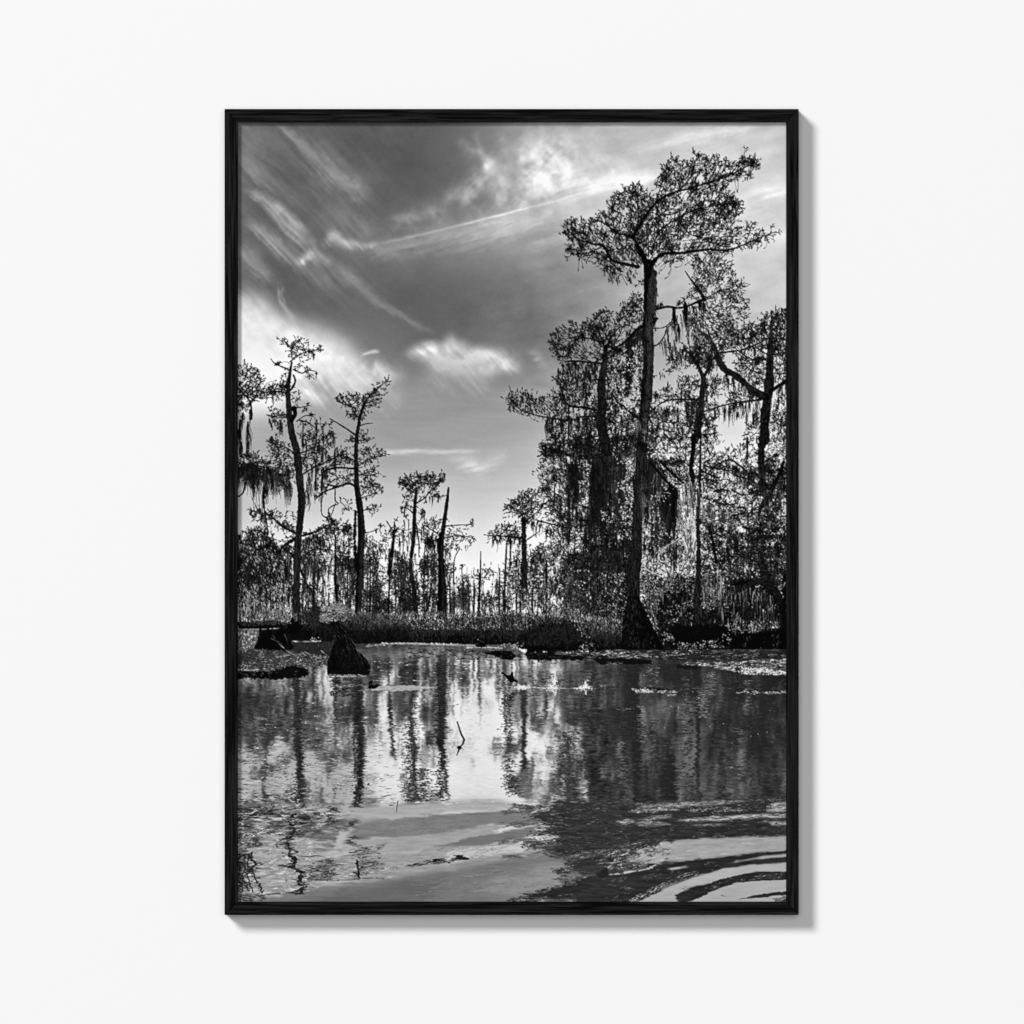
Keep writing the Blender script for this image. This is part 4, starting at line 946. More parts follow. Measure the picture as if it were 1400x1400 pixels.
    c.limb(S6((700, 1010), (720, 985), (732, 985)), 2.6, 1.8, 12); c.limb(S6((690, 1090), (620, 1060), (560, 1110)), 2.4, 1, 14); c.sprigs(S6((690, 1090), (620, 1060), (560, 1110)), 14, 6, .8, 18)
    c.limb(S6((690, 770), (660, 700), (630, 650)), 6, 4, 11); c.limb(S6((690, 790), (705, 730), (740, 700)), 6, 3.6, 11)
    c.limb(S6((720, 770), (722, 860), (716, 930)), 3, 3, 30, .3, (50, 110, 10, 0))
    c.limb(E((110, 420), (60, 460), (20, 500), (-40, 560)), 5, 1.6, 12); c.mossline(E((60, 470), (130, 430)), 20, (10, 34), 3, 10, (10, 50))
    c.curtain(E((130, 300), (190, 300), (200, 640), (205, 900), (120, 900)), .35, (8, 22), (30, 90), (.25, .5), .4)
    c.tufts(E((-20, 1180), (100, 1190), (170, 1130), (180, 1260), (160, 1400), (-20, 1400)), .9, (12, 70), (3, 6), hole=.2)
    c.curtain(E((90, 1200), (170, 1200), (170, 1400), (60, 1400)), .9, (8, 20), (60, 150), (.3, .7), .4)
    # mid-height dark masses and long moss left of the trunk
    c.tufts(Fz((370, 80), (420, 40), (520, 90), (620, 30), (800, -20), (1250, -20), (1250, 180), (1060, 140), (900, 200), (700, 190), (560, 120), (450, 150), (420, 250), (390, 200)), .8, (6, 40), (2.5, 6), hole=.28)
    c.limb(Fz((400, 60), (500, 105), (640, 150)), 1.2, 2.4, 12)
    c.tufts(Fz((490, 350), (520, 270), (620, 240), (720, 220), (720, 330), (640, 410), (520, 400)), .8, (10, 45), (2.2, 5), hole=.2)
    c.mossline(Fz((620, 220), (700, 200)), 16, (26, 66), 4, 18, (8, 45), .6); c.mossline(Fz((640, 330), (700, 330)), 8, (24, 46), 3, 14, (8, 40), .6)
    c.mossline(Fz((720, 190), (860, 170)), 20, (16, 50), 3, 12, (8, 55), .6); c.mossline(Fz((820, 200), (960, 180)), 40, (34, 84), 4, 18, (5, 45), .65)
    c.mossline(Fz((840, 260), (900, 240)), 16, (50, 92), 4, 22, (6, 40), .7); c.mossline(Fz((950, 180), (1080, 150)), 34, (26, 70), 3.4, 16, (8, 60), .6); c.mossline(Fz((1010, 260), (1060, 240)), 14, (44, 84), 2.6, 16, (20, 90), .55)
    c.tufts(Fz((800, 640), (960, 560), (1010, 760), (1000, 900), (840, 900)), .7, (10, 60), (2, 5), hole=.25); c.tufts(Fz((1070, 520), (1180, 480), (1180, 800), (1080, 860)), .55, (15, 70), (2, 5), hole=.32)
    c.tufts(Fz((600, 1020), (800, 980), (1000, 900), (1180, 860), (1180, 1250), (960, 1250), (850, 1130), (700, 1080), (600, 1080)), .75, (5, 45), (2.5, 6), hole=.26)
    c.curtain(Fz((820, 900), (1000, 880), (1170, 900), (1170, 1240), (860, 1180)), .9, (8, 22), (5, 70), (.4, 1), .3)
    c.flecks(Fz((560, 1000), (1000, 950), (1000, 1100), (600, 1120)), .22, (70, 120), (.3, .5), .5, (2, 6), None, .5)
    c.tufts(PX((745, 640), (790, 600), (860, 600), (862, 860), (800, 850), (770, 790)), .3, (6, 60), (2.5, 6), hole=.22)
    c.tufts(PX((780, 760), (862, 740), (855, 850), (795, 840)), .5, (5, 45), (2.5, 6), hole=.3)
    c.curtain(PX((790, 700), (860, 700), (855, 830), (800, 820)), .7, (8, 24), (5, 60), (.4, .9), .35)
    c.fill(PX((888, 862), (1080, 858), (1080, 894), (880, 894)), 22, 2, 10)
    fans(D((740, 560), (1200, 420), (1200, 1350), (640, 1300)), 26, (14, 40), (1, 2.4)); fans(Fz((430, 540), (1180, 540), (1180, 1200), (600, 1150)), 18, (14, 40), (1, 2.4))
    # trunk of the main cypress, lower
    c.drape(Fz((430, 150), (1180, 150), (1180, 900), (820, 900), (560, 560)), 70, (14, 60), (1.4, 3.8), (6, 50), strands=(10, 26)); c.drape(Fz((560, 700), (1180, 600), (1180, 1300), (640, 1250)), 80, (8, 34), (1.2, 3.4), (5, 50))
    c.drape(Fz((60, 1050), (560, 950), (640, 1350), (60, 1350)), 60, (6, 20), (1, 2.6), (14, 70))
    for q, d in ((Fz((1000, 180), (1190, 150), (1180, 560), (1040, 560)), .9), (Fz((900, 560), (1010, 540), (1000, 720), (900, 720)), .9), (Fz((1070, 420), (1180, 420), (1170, 880), (1060, 860)), 1.0), (Fz((400, 800), (560, 800), (560, 950), (400, 960)), .6), (Fz((640, 760), (760, 760), (740, 960), (640, 960)), .8),
                 (Fz((700, 180), (820, 180), (800, 420), (720, 560)), .7), (Fz((280, 1060), (620, 1000), (640, 1300), (280, 1330)), .25), (Fz((660, 1150), (800, 1130), (760, 1330), (660, 1330)), .45)):
        gaps(q, d)
    c.limb(np.vstack([Fz((1256, 60), (1250, 240), (1236, 380), (1226, 560), (1216, 800), (1208, 1000)), J((250, 20), (246, 100), (236, 200), (215, 330))]), 13, 17, 9, .05, (26, 70, 10, 0), [11, 12.8, 12.6, 12.8, 13, 14, 16, 17.4, 20, 27])
    c.fill(J((196, 190), (285, 190), (330, 290), (375, 370), (405, 450), (445, 520), (478, 585), (300, 590), (150, 592), (0, 592), (60, 500), (130, 420), (165, 330)), 6, 1.6, 4)
    c.flecks(J((60, 440), (220, 260), (330, 330), (440, 580), (20, 590)), .3, (24, 56), (.25, .45), .4, (2, 7), HOLE2, 1.35)
    c.flecks(J((200, 200), (285, 200), (310, 330), (190, 330)), .5, (26, 64), (.25, .45), .35, (3, 9), None, 1.55)
    c.flecks(J((225, 340), (300, 360), (290, 560), (205, 570)), .4, (40, 95), (.2, .4), .45, (1, 4), None, 1.4)
    c.tufts(J((-20, 430), (110, 420), (200, 480), (190, 600), (-20, 600)), .5, (4, 40), (2, 5), hole=.3)
    c.tufts(E((40, 1180), (150, 1150), (200, 1250), (120, 1420), (-20, 1400)), .6, (16, 80), (2.5, 6), hole=.3); c.curtain(E((70, 1200), (170, 1200), (150, 1420), (40, 1420)), .6, (8, 22), (50, 130), (.25, .6), .45)
    # ---- right of the trunk: dark and pale moss
    for x_, y_, l_, w_, n_, t_ in ((886, 628, 84, 5, 130, (12, 80)), (894, 630, 70, 5, 110, (14, 90)), (905, 640, 64, 5, 100, (18, 100)), (880, 640, 96, 3, 70, (40, 130)), (916, 662, 56, 4, 120, (6, 34)), (922, 668, 62, 3, 100, (6, 30)), (946, 640, 50, 5, 60, (20, 80)), (1042, 760, 40, 6, 90, (20, 110)), (1015, 745, 36, 5, 70, (14, 80)), (1062, 740, 46, 5, 90, (14, 80)), (985, 720, 34, 5, 70, (14, 90))):
        c.moss(x_, y_, l_, n_, w_, t_, .6)
    c.tufts(G((120, 280), (300, 300), (480, 460), (560, 500), (420, 580), (300, 520), (200, 400)), .85, (8, 60), (2.5, 6), hole=.2)
    c.mossline(G((90, 250), (180, 280), (260, 330)), 34, (30, 84), 3.4, 14, (8, 60), .6); c.curtain(G((120, 420), (300, 420), (400, 960), (130, 860)), .75, (10, 30), (15, 100), (.4, 1), .35)
    c.tufts(G((130, 780), (390, 700), (400, 1000), (130, 1040)), .5, (20, 100), (2, 5), hole=.35); c.flecks(G((130, 820), (220, 820), (210, 1040), (130, 1040)), .6, (120, 210), (.3, .7), .4)
    c.flecks(G((270, 940), (370, 930), (370, 1000), (270, 1000)), .6, (150, 220), (.3, .8), .4, (2, 5), HOLE2, 1.57)
    c.limb(G((270, 320), (360, 410), (460, 500)), 3.4, 3, 12); c.limb(G((190, 330), (300, 470), (410, 570)), 3, 2.6, 14)
    c.mossline(G((300, 560), (410, 570)), 34, (26, 66), 3, 20, (4, 26), .75)
    c.limb(G((560, 100), (560, 220), (540, 380), (560, 500)), 6.4, 4.6, 12, .14); c.limb(G((625, 60), (622, 300), (615, 580)), 2.2, 4, 12, .15); c.limb(G((655, 90), (690, 230), (715, 270)), 3.4, 1.6, 14); c.limb(G((700, 280), (735, 190)), 1, .6, 20)
    for p in ((540, 110, 450, 130, 380, 160, 300, 190), (540, 200, 450, 200, 390, 250), (470, 120, 380, 70, 250, 30), (540, 380, 480, 330, 400, 290)):
        c.limb(G(*p), 1.4, .8, 22); c.sprigs(G(*p), 14, 5, .8, 30)
    c.tufts(G((330, 270), (480, 270), (560, 420), (480, 480), (380, 360)), .55, (20, 80), (2, 5), hole=.3)
    c.tufts(G((480, 440), (640, 400), (650, 560), (520, 560)), 1.0, (10, 70), (2, 5), hole=.15)
    # leafy mass far right
    c.tufts(G((640, 340), (740, 310), (820, 250), (900, 200), (1060, 150), (1060, 420), (1080, 560), (900, 480), (760, 430), (640, 440)), .6, (16, 80), (2.5, 6), hole=.3)
    c.limb(G((640, 480), (760, 360), (880, 310), (1000, 390), (1060, 460)), 1.6, 2.2, 18); c.limb(G((740, 580), (860, 580), (800, 690)), 2.6, 1.4, 16); c.limb(G((690, 540), (760, 570), (800, 640)), 1.6, 2.6, 18)
    c.tufts(G((1000, 380), (1180, 280), (1380, 260), (1380, 820), (1100, 800), (1080, 600)), .95, (8, 70), (2.5, 6), hole=.2)
    c.tufts(G((640, 680), (760, 640), (1000, 740), (1100, 820), (1100, 1000), (900, 1010), (700, 900), (640, 880)), 1.0, (16, 110), (2.5, 6), hole=.22)
    c.flecks(G((640, 700), (1000, 740), (1280, 860), (1280, 960), (800, 960), (640, 880)), .6, (120, 200), (.25, .5), .4, (2, 5), None, .1)
    c.tufts(G((1080, 820), (1380, 800), (1380, 1400), (1120, 1400), (1020, 1100)), 1.0, (8, 70), (2.5, 6), hole=.2)
    c.tufts(G((640, 420), (900, 460), (1060, 560), (1060, 700), (900, 720), (760, 640), (640, 600)), .38, (25, 90), (2.5, 5.5), hole=.4)
    c.limb(G((1190, 10), (1165, 100), (1150, 300), (1160, 460), (1150, 560), (1190, 640), (1150, 720), (1130, 800)), 9, 5, 11, .16, BK, [9, 9.4, 9, 8, 7, 6, 5, 4]); c.limb(G((1345, 330), (1290, 480), (1230, 560)), 4.4, 5, 9); c.limb(G((1290, 490), (1200, 680), (1160, 720)), 2, 3, 10); c.limb(G((1230, 570), (1120, 440), (1040, 430)), 5, 2, 11)
    c.limb(G((1030, 140), (1030, 300)), 3, 2.4, 14); c.curtain(G((1090, 700), (1370, 660), (1370, 1000), (1100, 900)), .5, (6, 20), (20, 120), (.3, .7), .4)
    c.flecks(G((1280, 700), (1370, 700), (1370, 960), (1300, 960)), .5, (150, 225), (.3, .7), .45, (2, 6), HOLE2, 1.57)
    c.limb(G((700, 900), (735, 1050), (760, 1200)), 4, 3.4, 10, .2); c.limb(G((640, 880), (780, 900), (880, 960), (940, 1040)), 1.6, 1.4, 18); c.limb(G((850, 1040), (870, 1200)), 4, 3, 14, .3)
    c.limb(G((1120, 1080), (1180, 1240), (1240, 1400)), 4, 6, 8, .2); c.limb(G((612, 560), (604, 760), (600, 900), (606, 1170), (600, 1450), (590, 1720)), 3.6, 8, 10, .14, BK)
    c.drape(G((640, 360), (1060, 300), (1370, 300), (1370, 1250), (700, 1250)), 120, (8, 30), (1.2, 3), (10, 90)); c.drape(G((900, 300), (1370, 300), (1370, 1300), (1000, 1300)), 60, (8, 30), (1.2, 3), (6, 50))
    c.drape(G((120, 420), (420, 560), (420, 1150), (120, 1150)), 90, (10, 40), (1.2, 3.6), (8, 60)); c.drape(J((320, 20), (1340, 20), (1340, 330), (330, 300)), 130, (8, 30), (1.2, 3.4), (6, 60))
    c.tufts(G((700, 900), (1380, 900), (1380, 1400), (640, 1400), (640, 1150)), .7, (5, 50), (2.5, 6), hole=.25)
    for q, d in ((G((230, 40), (530, 40), (520, 300), (330, 300), (240, 240)), .8), (G((640, 60), (760, 60), (780, 330), (640, 340)), .8), (G((640, 420), (1060, 460), (1080, 720), (800, 700), (640, 700)), .9), (G((640, 580), (720, 580), (720, 690), (640, 690)), 1.4), (G((930, 560), (1090, 560), (1090, 720), (920, 700)), 1.3), (G((640, 960), (720, 980), (710, 1160), (640, 1160)), 1.2),
                 (G((740, 890), (860, 900), (860, 1080), (750, 1080)), 1.2), (G((1250, 20), (1370, 20), (1370, 330), (1240, 300)), 1.0), (G((120, 750), (220, 750), (220, 1200), (130, 1200)), .9), (G((270, 920), (375, 920), (375, 1000), (270, 1000)), 1.0), (G((1080, 850), (1370, 800), (1370, 960), (1100, 960)), .5), (G((180, 400), (300, 440), (400, 760), (200, 760)), .4),
                 (E((180, 1080), (500, 1080), (480, 1400), (160, 1400)), 1.0), (E((660, 1020), (800, 1020), (780, 1120), (660, 1120)), 1.0), (E((1240, 1080), (1380, 1040), (1380, 1280), (1230, 1300)), 1.0), (E((900, 620), (1190, 620), (1180, 900), (960, 800)), .5), (D((980, 500), (1240, 420), (1240, 1100), (960, 1050)), .5)):
        gaps(q, d)
    fans(PX((870, 570), (980, 560), (980, 690), (870, 690)), 20, (14, 36), (1, 2.2)); fans(G((640, 300), (1360, 250), (1360, 1000), (640, 1000)), 34, (16, 44), (1.2, 2.8)); fans(E((900, 420), (1380, 400), (1380, 900), (960, 860)), 14, (14, 34), (1, 2))
    # dark ground shrubs and pale fringes
    q = J((0, -10), (200, 60), (200, 300), (120, 440), (0, 480))
    c.tufts(q, .9, (5, 50), (2, 5), hole=.2); c.flecks(q, .6, (80, 175), (.3, .6), .5, (.5, 2.5)); c.flecks(J((90, 20), (200, 20), (160, 120), (100, 100)), .7, (130, 210), (.3, .6), .4)
    q = J((320, 60), (560, 60), (760, 60), (1000, 200), (1000, 500), (470, 500), (400, 430), (330, 250))
    c.fill(J((440, 170), (700, 130), (760, 260), (980, 300), (1000, 500), (480, 500), (410, 430)), 14, 8, 10)
    c.tufts(q, 1.1, (4, 50), (2, 6), hole=.1); c.flecks(q, .42, (70, 170), (.3, .7), .5, (1, 3)); c.curtain(q, .5, (6, 18), (10, 80), (.3, .8), .4)
    c.flecks(J((310, 50), (560, -20), (540, 120), (420, 220), (330, 230)), .55, (80, 180), (.25, .55), .45, (1, 4)); c.curtain(J((290, 120), (440, 100), (470, 200), (440, 320), (400, 420), (350, 300)), .6, (8, 24), (70, 165), (.25, .6), .4, .1)
    # pale moss of tree eight
    c.curtain(G((410, 560), (520, 500), (640, 560), (650, 720), (620, 760), (590, 900), (560, 980), (585, 1150), (520, 1140), (470, 980), (425, 900)), 1.3, (10, 34), (60, 175), (.35, .8), .2)
    c.curtain(G((415, 560), (640, 540), (640, 700), (420, 760)), .5, (10, 30), (15, 60), (.3, .7), .5)
    c.flecks(G((520, 760), (560, 760), (600, 1140), (520, 1140), (450, 960)), .9, (160, 235), (.3, .6), .35, (4, 12), HOLE2, 1.45)
    c.limb(G((240, 1120), (330, 1060), (400, 1020), (480, 950)), 1.2, 1.2, 175, .3); c.flecks(G((240, 1140), (330, 1050), (420, 1000), (420, 1030), (330, 1090)), .8, (150, 220), (.3, .5), .2)
    c.limb(G((130, 1200), (150, 1260), (230, 1300), (290, 1330)), 1.2, 1, 190); c.flecks(G((260, 1270), (310, 1220), (330, 1320), (280, 1340)), 1.6, (180, 240), (.4, .8), .1); c.flecks(G((110, 1350), (390, 1330), (390, 1400), (110, 1400)), .5, (100, 190), (.25, .6), .4)
    c.limb(G((596, 720), (602, 900), (606, 1170), (600, 1450), (590, 1720)), 3.4, 8, 9, .14, BK)
    # pale curtains in the shade, low right
    q = J((720, 60), (880, 20), (910, 120), (880, 240), (780, 260), (740, 180))
    c.curtain(q, 1.3, (8, 22), (50, 165), (.35, .8), .3)
    c.tufts(J((930, 110), (1080, 60), (1260, 100), (1340, 230), (1330, 440), (1000, 470), (900, 330)), 1.1, (4, 30), (3, 7), hole=.08); c.drape(J((930, 60), (1300, 60), (1330, 330), (920, 330)), 90, (10, 34), (1.6, 4), (4, 40))
    c.curtain(J((890, 150), (1080, 120), (1240, 150), (1300, 260), (1310, 440), (1040, 460), (900, 430)), .9, (8, 22), (30, 150), (.35, .8), .36, 0, 1.5)
    c.curtain(J((950, 200), (1200, 160), (1280, 330), (960, 420)), .6, (8, 22), (5, 30), (.4, .9), .4)
    c.flecks(J((890, 400), (1000, 380), (1310, 370), (1310, 450), (1050, 470), (900, 440)), .8, (90, 200), (.3, .65), .4)
    c.limb(J((990, 105), (1080, 84), (1160, 95)), 3, 6, 8, .2); c.limb(J((1080, 90), (1200, 90), (1280, 140), (1340, 250), (1345, 420), (1345, 600)), 6, 12, 6, .1, (24, 60, 8, 0), [5, 8, 9, 9, 9, 13])
    c.fill(J((1340, 60), (1372, 20), (1390, 600), (1345, 600)), 14, 3, 14); c.curtain(J((1290, 20), (1370, 0), (1370, 160), (1310, 160)), .6, (6, 20), (40, 170), (.3, .7), .35, -.3)
    c.fill(J((960, 590), (985, 480), (1060, 462), (1180, 455), (1310, 440), (1390, 450), (1390, 600)), 7, 4, 6); c.flecks(J((980, 480), (1380, 450), (1380, 600), (980, 590)), .12, (40, 90), (.3, .6), .4, (2, 8), HOLE2, 1.4)
    c.fill(J((440, 490), (560, 400), (900, 400), (990, 470), (960, 560), (560, 570)), 10, 6, 8)
    c.flecks(J((470, 585), (500, 500), (620, 530), (820, 515), (960, 490), (990, 470), (940, 560), (820, 585)), 1.1, (80, 205), (.3, .65), .35, (.4, 1.6)); c.flecks(J((400, 430), (540, 470), (560, 540), (480, 560)), .9, (90, 200), (.3, .8), .4, (.4, 1.4))
    c.flecks(J((900, 450), (990, 470), (980, 490), (900, 540)), .8, (110, 220), (.3, .7), .4, (.4, 1.6))


def paint_bank(c):
    """the grassy bank along the far shore"""
    top = PX((322, 846), (380, 846), (440, 842), (520, 840), (600, 841), (680, 838), (740, 838), (800, 846), (850, 868))
    c.fill(PX((322, 850), (380, 848), (400, 855), (470, 848), (520, 846), (600, 846), (690, 843), (750, 842), (800, 852), (850, 870), (850, 893), (700, 886), (640, 881), (560, 879), (500, 880), (440, 884), (330, 870)), 16, 3, 12)
    n = 7600
    x = rng.uniform(486, 850, n); y = rng.uniform(838, 876, n) + np.interp(x, [500, 700, 850], [3, 0, 10])
    d = np.clip((y - 838 - np.interp(x, [500, 700, 850], [3, 0, 10])) / 38, 0, 1)
    t = np.clip((1 - (d * 1.15) ** 1.6) * rng.uniform(55, 200, n) + 10, 4, 212)
    l = rng.uniform(2, 6, n)
    c.lines(x, y, x + rng.normal(0, 1.7, n), y - l, .35, .2, t)
    k = rng.random(n) < .35
    c.lines(x[k], y[k] + 2, x[k] + rng.normal(0, 1.4, k.sum()), y[k] - l[k], .4, .2, rng.uniform(8, 60, k.sum()))
    c.flecks(PX((560, 846), (640, 848), (740, 852), (740, 862), (560, 860)), .8, (100, 215), (.3, .6), .4, (.3, 1.2))
    c.flecks(PX((500, 842), (560, 842), (560, 858), (500, 856)), .5, (70, 170), (.3, .5), .4, (1, 3))
    # left bank
    n = 2600
    x = rng.uniform(326, 505, n); y = rng.uniform(838, 866, n)
    t = np.clip(rng.uniform(20, 150, n) * (1 - np.clip((y - 846) / 22, 0, .9)), 5, 190)
    c.lines(x, y, x + rng.normal(0, 2, n), y - rng.uniform(2, 6, n), .4, .2, t)
    c.fill(B((30, 1255), (300, 1240), (420, 1230), (420, 1262), (30, 1268)), 10, 2, 4)
    q = B((440, 1260), (500, 1190), (600, 1200), (600, 1290), (440, 1310)); c.fill(q, 8, 6, 4)
    # spiky bush left of tree two
    cx, cy = B((760, 1210))[0]
    n = 420; a = rng.uniform(-2.6, -.1, n); l = rng.uniform(6, 34, n)
    ox = rng.normal(0, 10, n)
    c.lines(cx + ox, cy + rng.uniform(-4, 8, n), cx + ox + np.cos(a) * l, cy + np.sin(a) * l * .95, .5, .25, rng.uniform(5, 70, n), rng.normal(.0, .2, n))
    n = 300; x, y = c.pts_in(B((740, 1080), (880, 1040), (1000, 1080), (1050, 1180), (820, 1240), (740, 1200)), n)
    c.lines(x, y, x + rng.uniform(3, 8, n), y + rng.uniform(-5, 2, n), .4, .25, rng.uniform(60, 190, n), rng.normal(0, .15, n))
    c.fill(B((620, 1300), (760, 1230), (900, 1200), (1060, 1190), (1250, 1225), (1500, 1300), (1500, 1370), (1000, 1400), (640, 1400)), 8, 5, 8)
    n = 900; x, y = c.pts_in(B((860, 1180), (1100, 1150), (1400, 1170), (1400, 1290), (1000, 1290)), n)
    c.lines(x, y, x + rng.normal(0, 2, n), y - rng.uniform(2, 6, n), .35, .2, rng.uniform(10, 110, n))
    n = 1500; x = rng.uniform(425, 560, n); y = rng.uniform(856, 879, n); c.lines(x, y, x + rng.normal(0, 2, n), y - rng.uniform(2, 6, n), .35, .2, rng.uniform(6, 64, n) * (1 - .5 * (y - 856) / 23))
    # dark round bush at the water's edge
    c.fill(I((850, 600), (845, 520), (870, 450), (960, 400), (1100, 390), (1220, 410), (1290, 470), (1270, 530), (1230, 600), (1050, 615)), 8, 5, 5)
    c.tufts(I((850, 520), (870, 430), (960, 385), (1100, 370), (1230, 400), (1300, 470), (1280, 560), (1240, 600)), .8, (5, 46), (2, 5), hole=.15, up=.8); n = 900; x, y = c.pts_in(I((860, 560), (850, 480), (960, 395), (1200, 395), (1290, 480), (1240, 540)), n)
    c.lines(x, y, x + rng.normal(0, 2, n), y - rng.uniform(2, 7, n), .35, .2, rng.uniform(4, 60, n))
    q = I((1210, 400), (1290, 430), (1370, 560), (1380, 640), (1240, 610), (1250, 540), (1300, 520), (1230, 450)); c.flecks(q, .6, (80, 215), (.3, .6), .4, (.4, 1.6))


def paint_above(sky):
    c = Canvas()
    c.a[:] = np.repeat(np.repeat(sky, SS, 0), SS, 1)
    c.a[:] = blur(c.a, 1.6)
    paint_far(c); paint_left(c); paint_right(c); paint_bank(c)
    return c


# ------------------------------------------------------------------ the water
def band(c, poly, t, rx=9, ry=1.3, tex=8, cx=16, cy=2.6, soft=None, lace=True):
    """a streak on rippled water: the edge is frayed sideways"""
    p = np.asarray(poly)
    x0 = max(0, int((p[:, 0].min() - X0 - rx - 2) * SS)); x1 = min(CW, int((p[:, 0].max() - X0 + rx + 2) * SS))
    y0 = max(0, int((p[:, 1].min() - Y0 - 4) * SS)); y1 = min(CH, int((p[:, 1].max() - Y0 + 4) * SS))
    if x1 <= x0 or y1 <= y0:
        return
    yy, xx = np.mgrid[y0:y1, x0:x1].astype(F32)
    xx = xx / SS + X0; yy = yy / SS + Y0
    h, w = yy.shape
    xx = xx + (fbm(h, w, cx * SS, cy * SS, 3, .6) - .5) * 2.6 * rx
    yy = yy + (fbm(h, w, cx * SS, 3 * SS, 3, .6) - .5) * 2.6 * ry
    m = pip(p, xx, yy)
    v = t + (fbm(h, w, 20 * SS, 2.4 * SS, 4, .7) - .5) * tex * 4
    if soft is None:
        soft = 0 if t < 100 else 2.4
    if soft:
        a = blur(m.astype(F32), soft)
        a = np.clip(a + (fbm(h, w, 24 * SS, 2.2 * SS, 4, .7) - .5) * 1.5 * a * (1 - a) * 2, 0, 1)
        c.a[y0:y1, x0:x1] = c.a[y0:y1, x0:x1] * (1 - a) + v * a
    else:
        c.a[y0:y1, x0:x1][m] = v[m]
        if t < 100 and lace:
            fray(c, p, t)


def fray(c, p, t, out=(120, 176), per=1.15):
    """fine ripples that lace the edge of a dark reflection"""
    q = np.vstack([p, p[:1]]); d = np.diff(q, axis=0); L_ = np.hypot(d[:, 0], d[:, 1])
    n = int(L_.sum() * per)
    i = rng.choice(len(L_), n, p=L_ / L_.sum()); u = rng.random(n)
    tx = d[i, 0] / (L_[i] + 1e-6); ty = d[i, 1] / (L_[i] + 1e-6)
    s_ = np.where(tx < 0, -1, 1); tx, ty = tx * s_, ty * s_
    steep = np.abs(ty) > .6                       # at steep edges the ripples run across
    tx = np.where(steep, 1.0, tx); ty = np.where(steep, -.06, ty)
    x = q[i, 0] + d[i, 0] * u + np.where(steep, rng.normal(0, 7, n), rng.normal(0, 2, n)); y = q[i, 1] + d[i, 1] * u + rng.normal(0, 1.7, n)
    ins = pip(p, x, y)
    l = rng.uniform(3, 13, n)
    x0, y0, x1, y1 = x - tx * l / 2, y - ty * l / 2, x + tx * l / 2, y + ty * l / 2
    k = ~ins
    c.lines(x0[k], y0[k], x1[k], y1[k], .42, .15, rng.uniform(t - 8, t + 26, k.sum()), rng.normal(0, .05, k.sum()))
    k = ins & (rng.random(n) < .38)
    c.lines(x0[k], y0[k], x1[k], y1[k], .3, .15, rng.uniform(out[0], out[1], k.sum()), rng.normal(0, .05, k.sum()))


def ripples(c, poly, dens, tone, ln=(2, 7), r=(.2, .45), ang=0.0, field=None, hole=.4):
    n = int(area(np.asarray(poly)) * dens * .08)
    x, y = c.pts_in(poly, n)
    if field is not None:
        k = look(field, x, y) + rng.normal(0, .5, n) > -1.3 + hole * 2.2
        x, y = x[k], y[k]; n = len(x)
    l = rng.uniform(ln[0], ln[1], n); a = ang + rng.normal(0, .09, n)
    rr = rng.uniform(r[0], r[1], n)
    c.lines(x - np.cos(a) * l / 2, y - np.sin(a) * l / 2, x + np.cos(a) * l / 2, y + np.sin(a) * l / 2, rr, rr * .5,
            rng.uniform(tone[0], tone[1], n), rng.normal(0, .08, n))


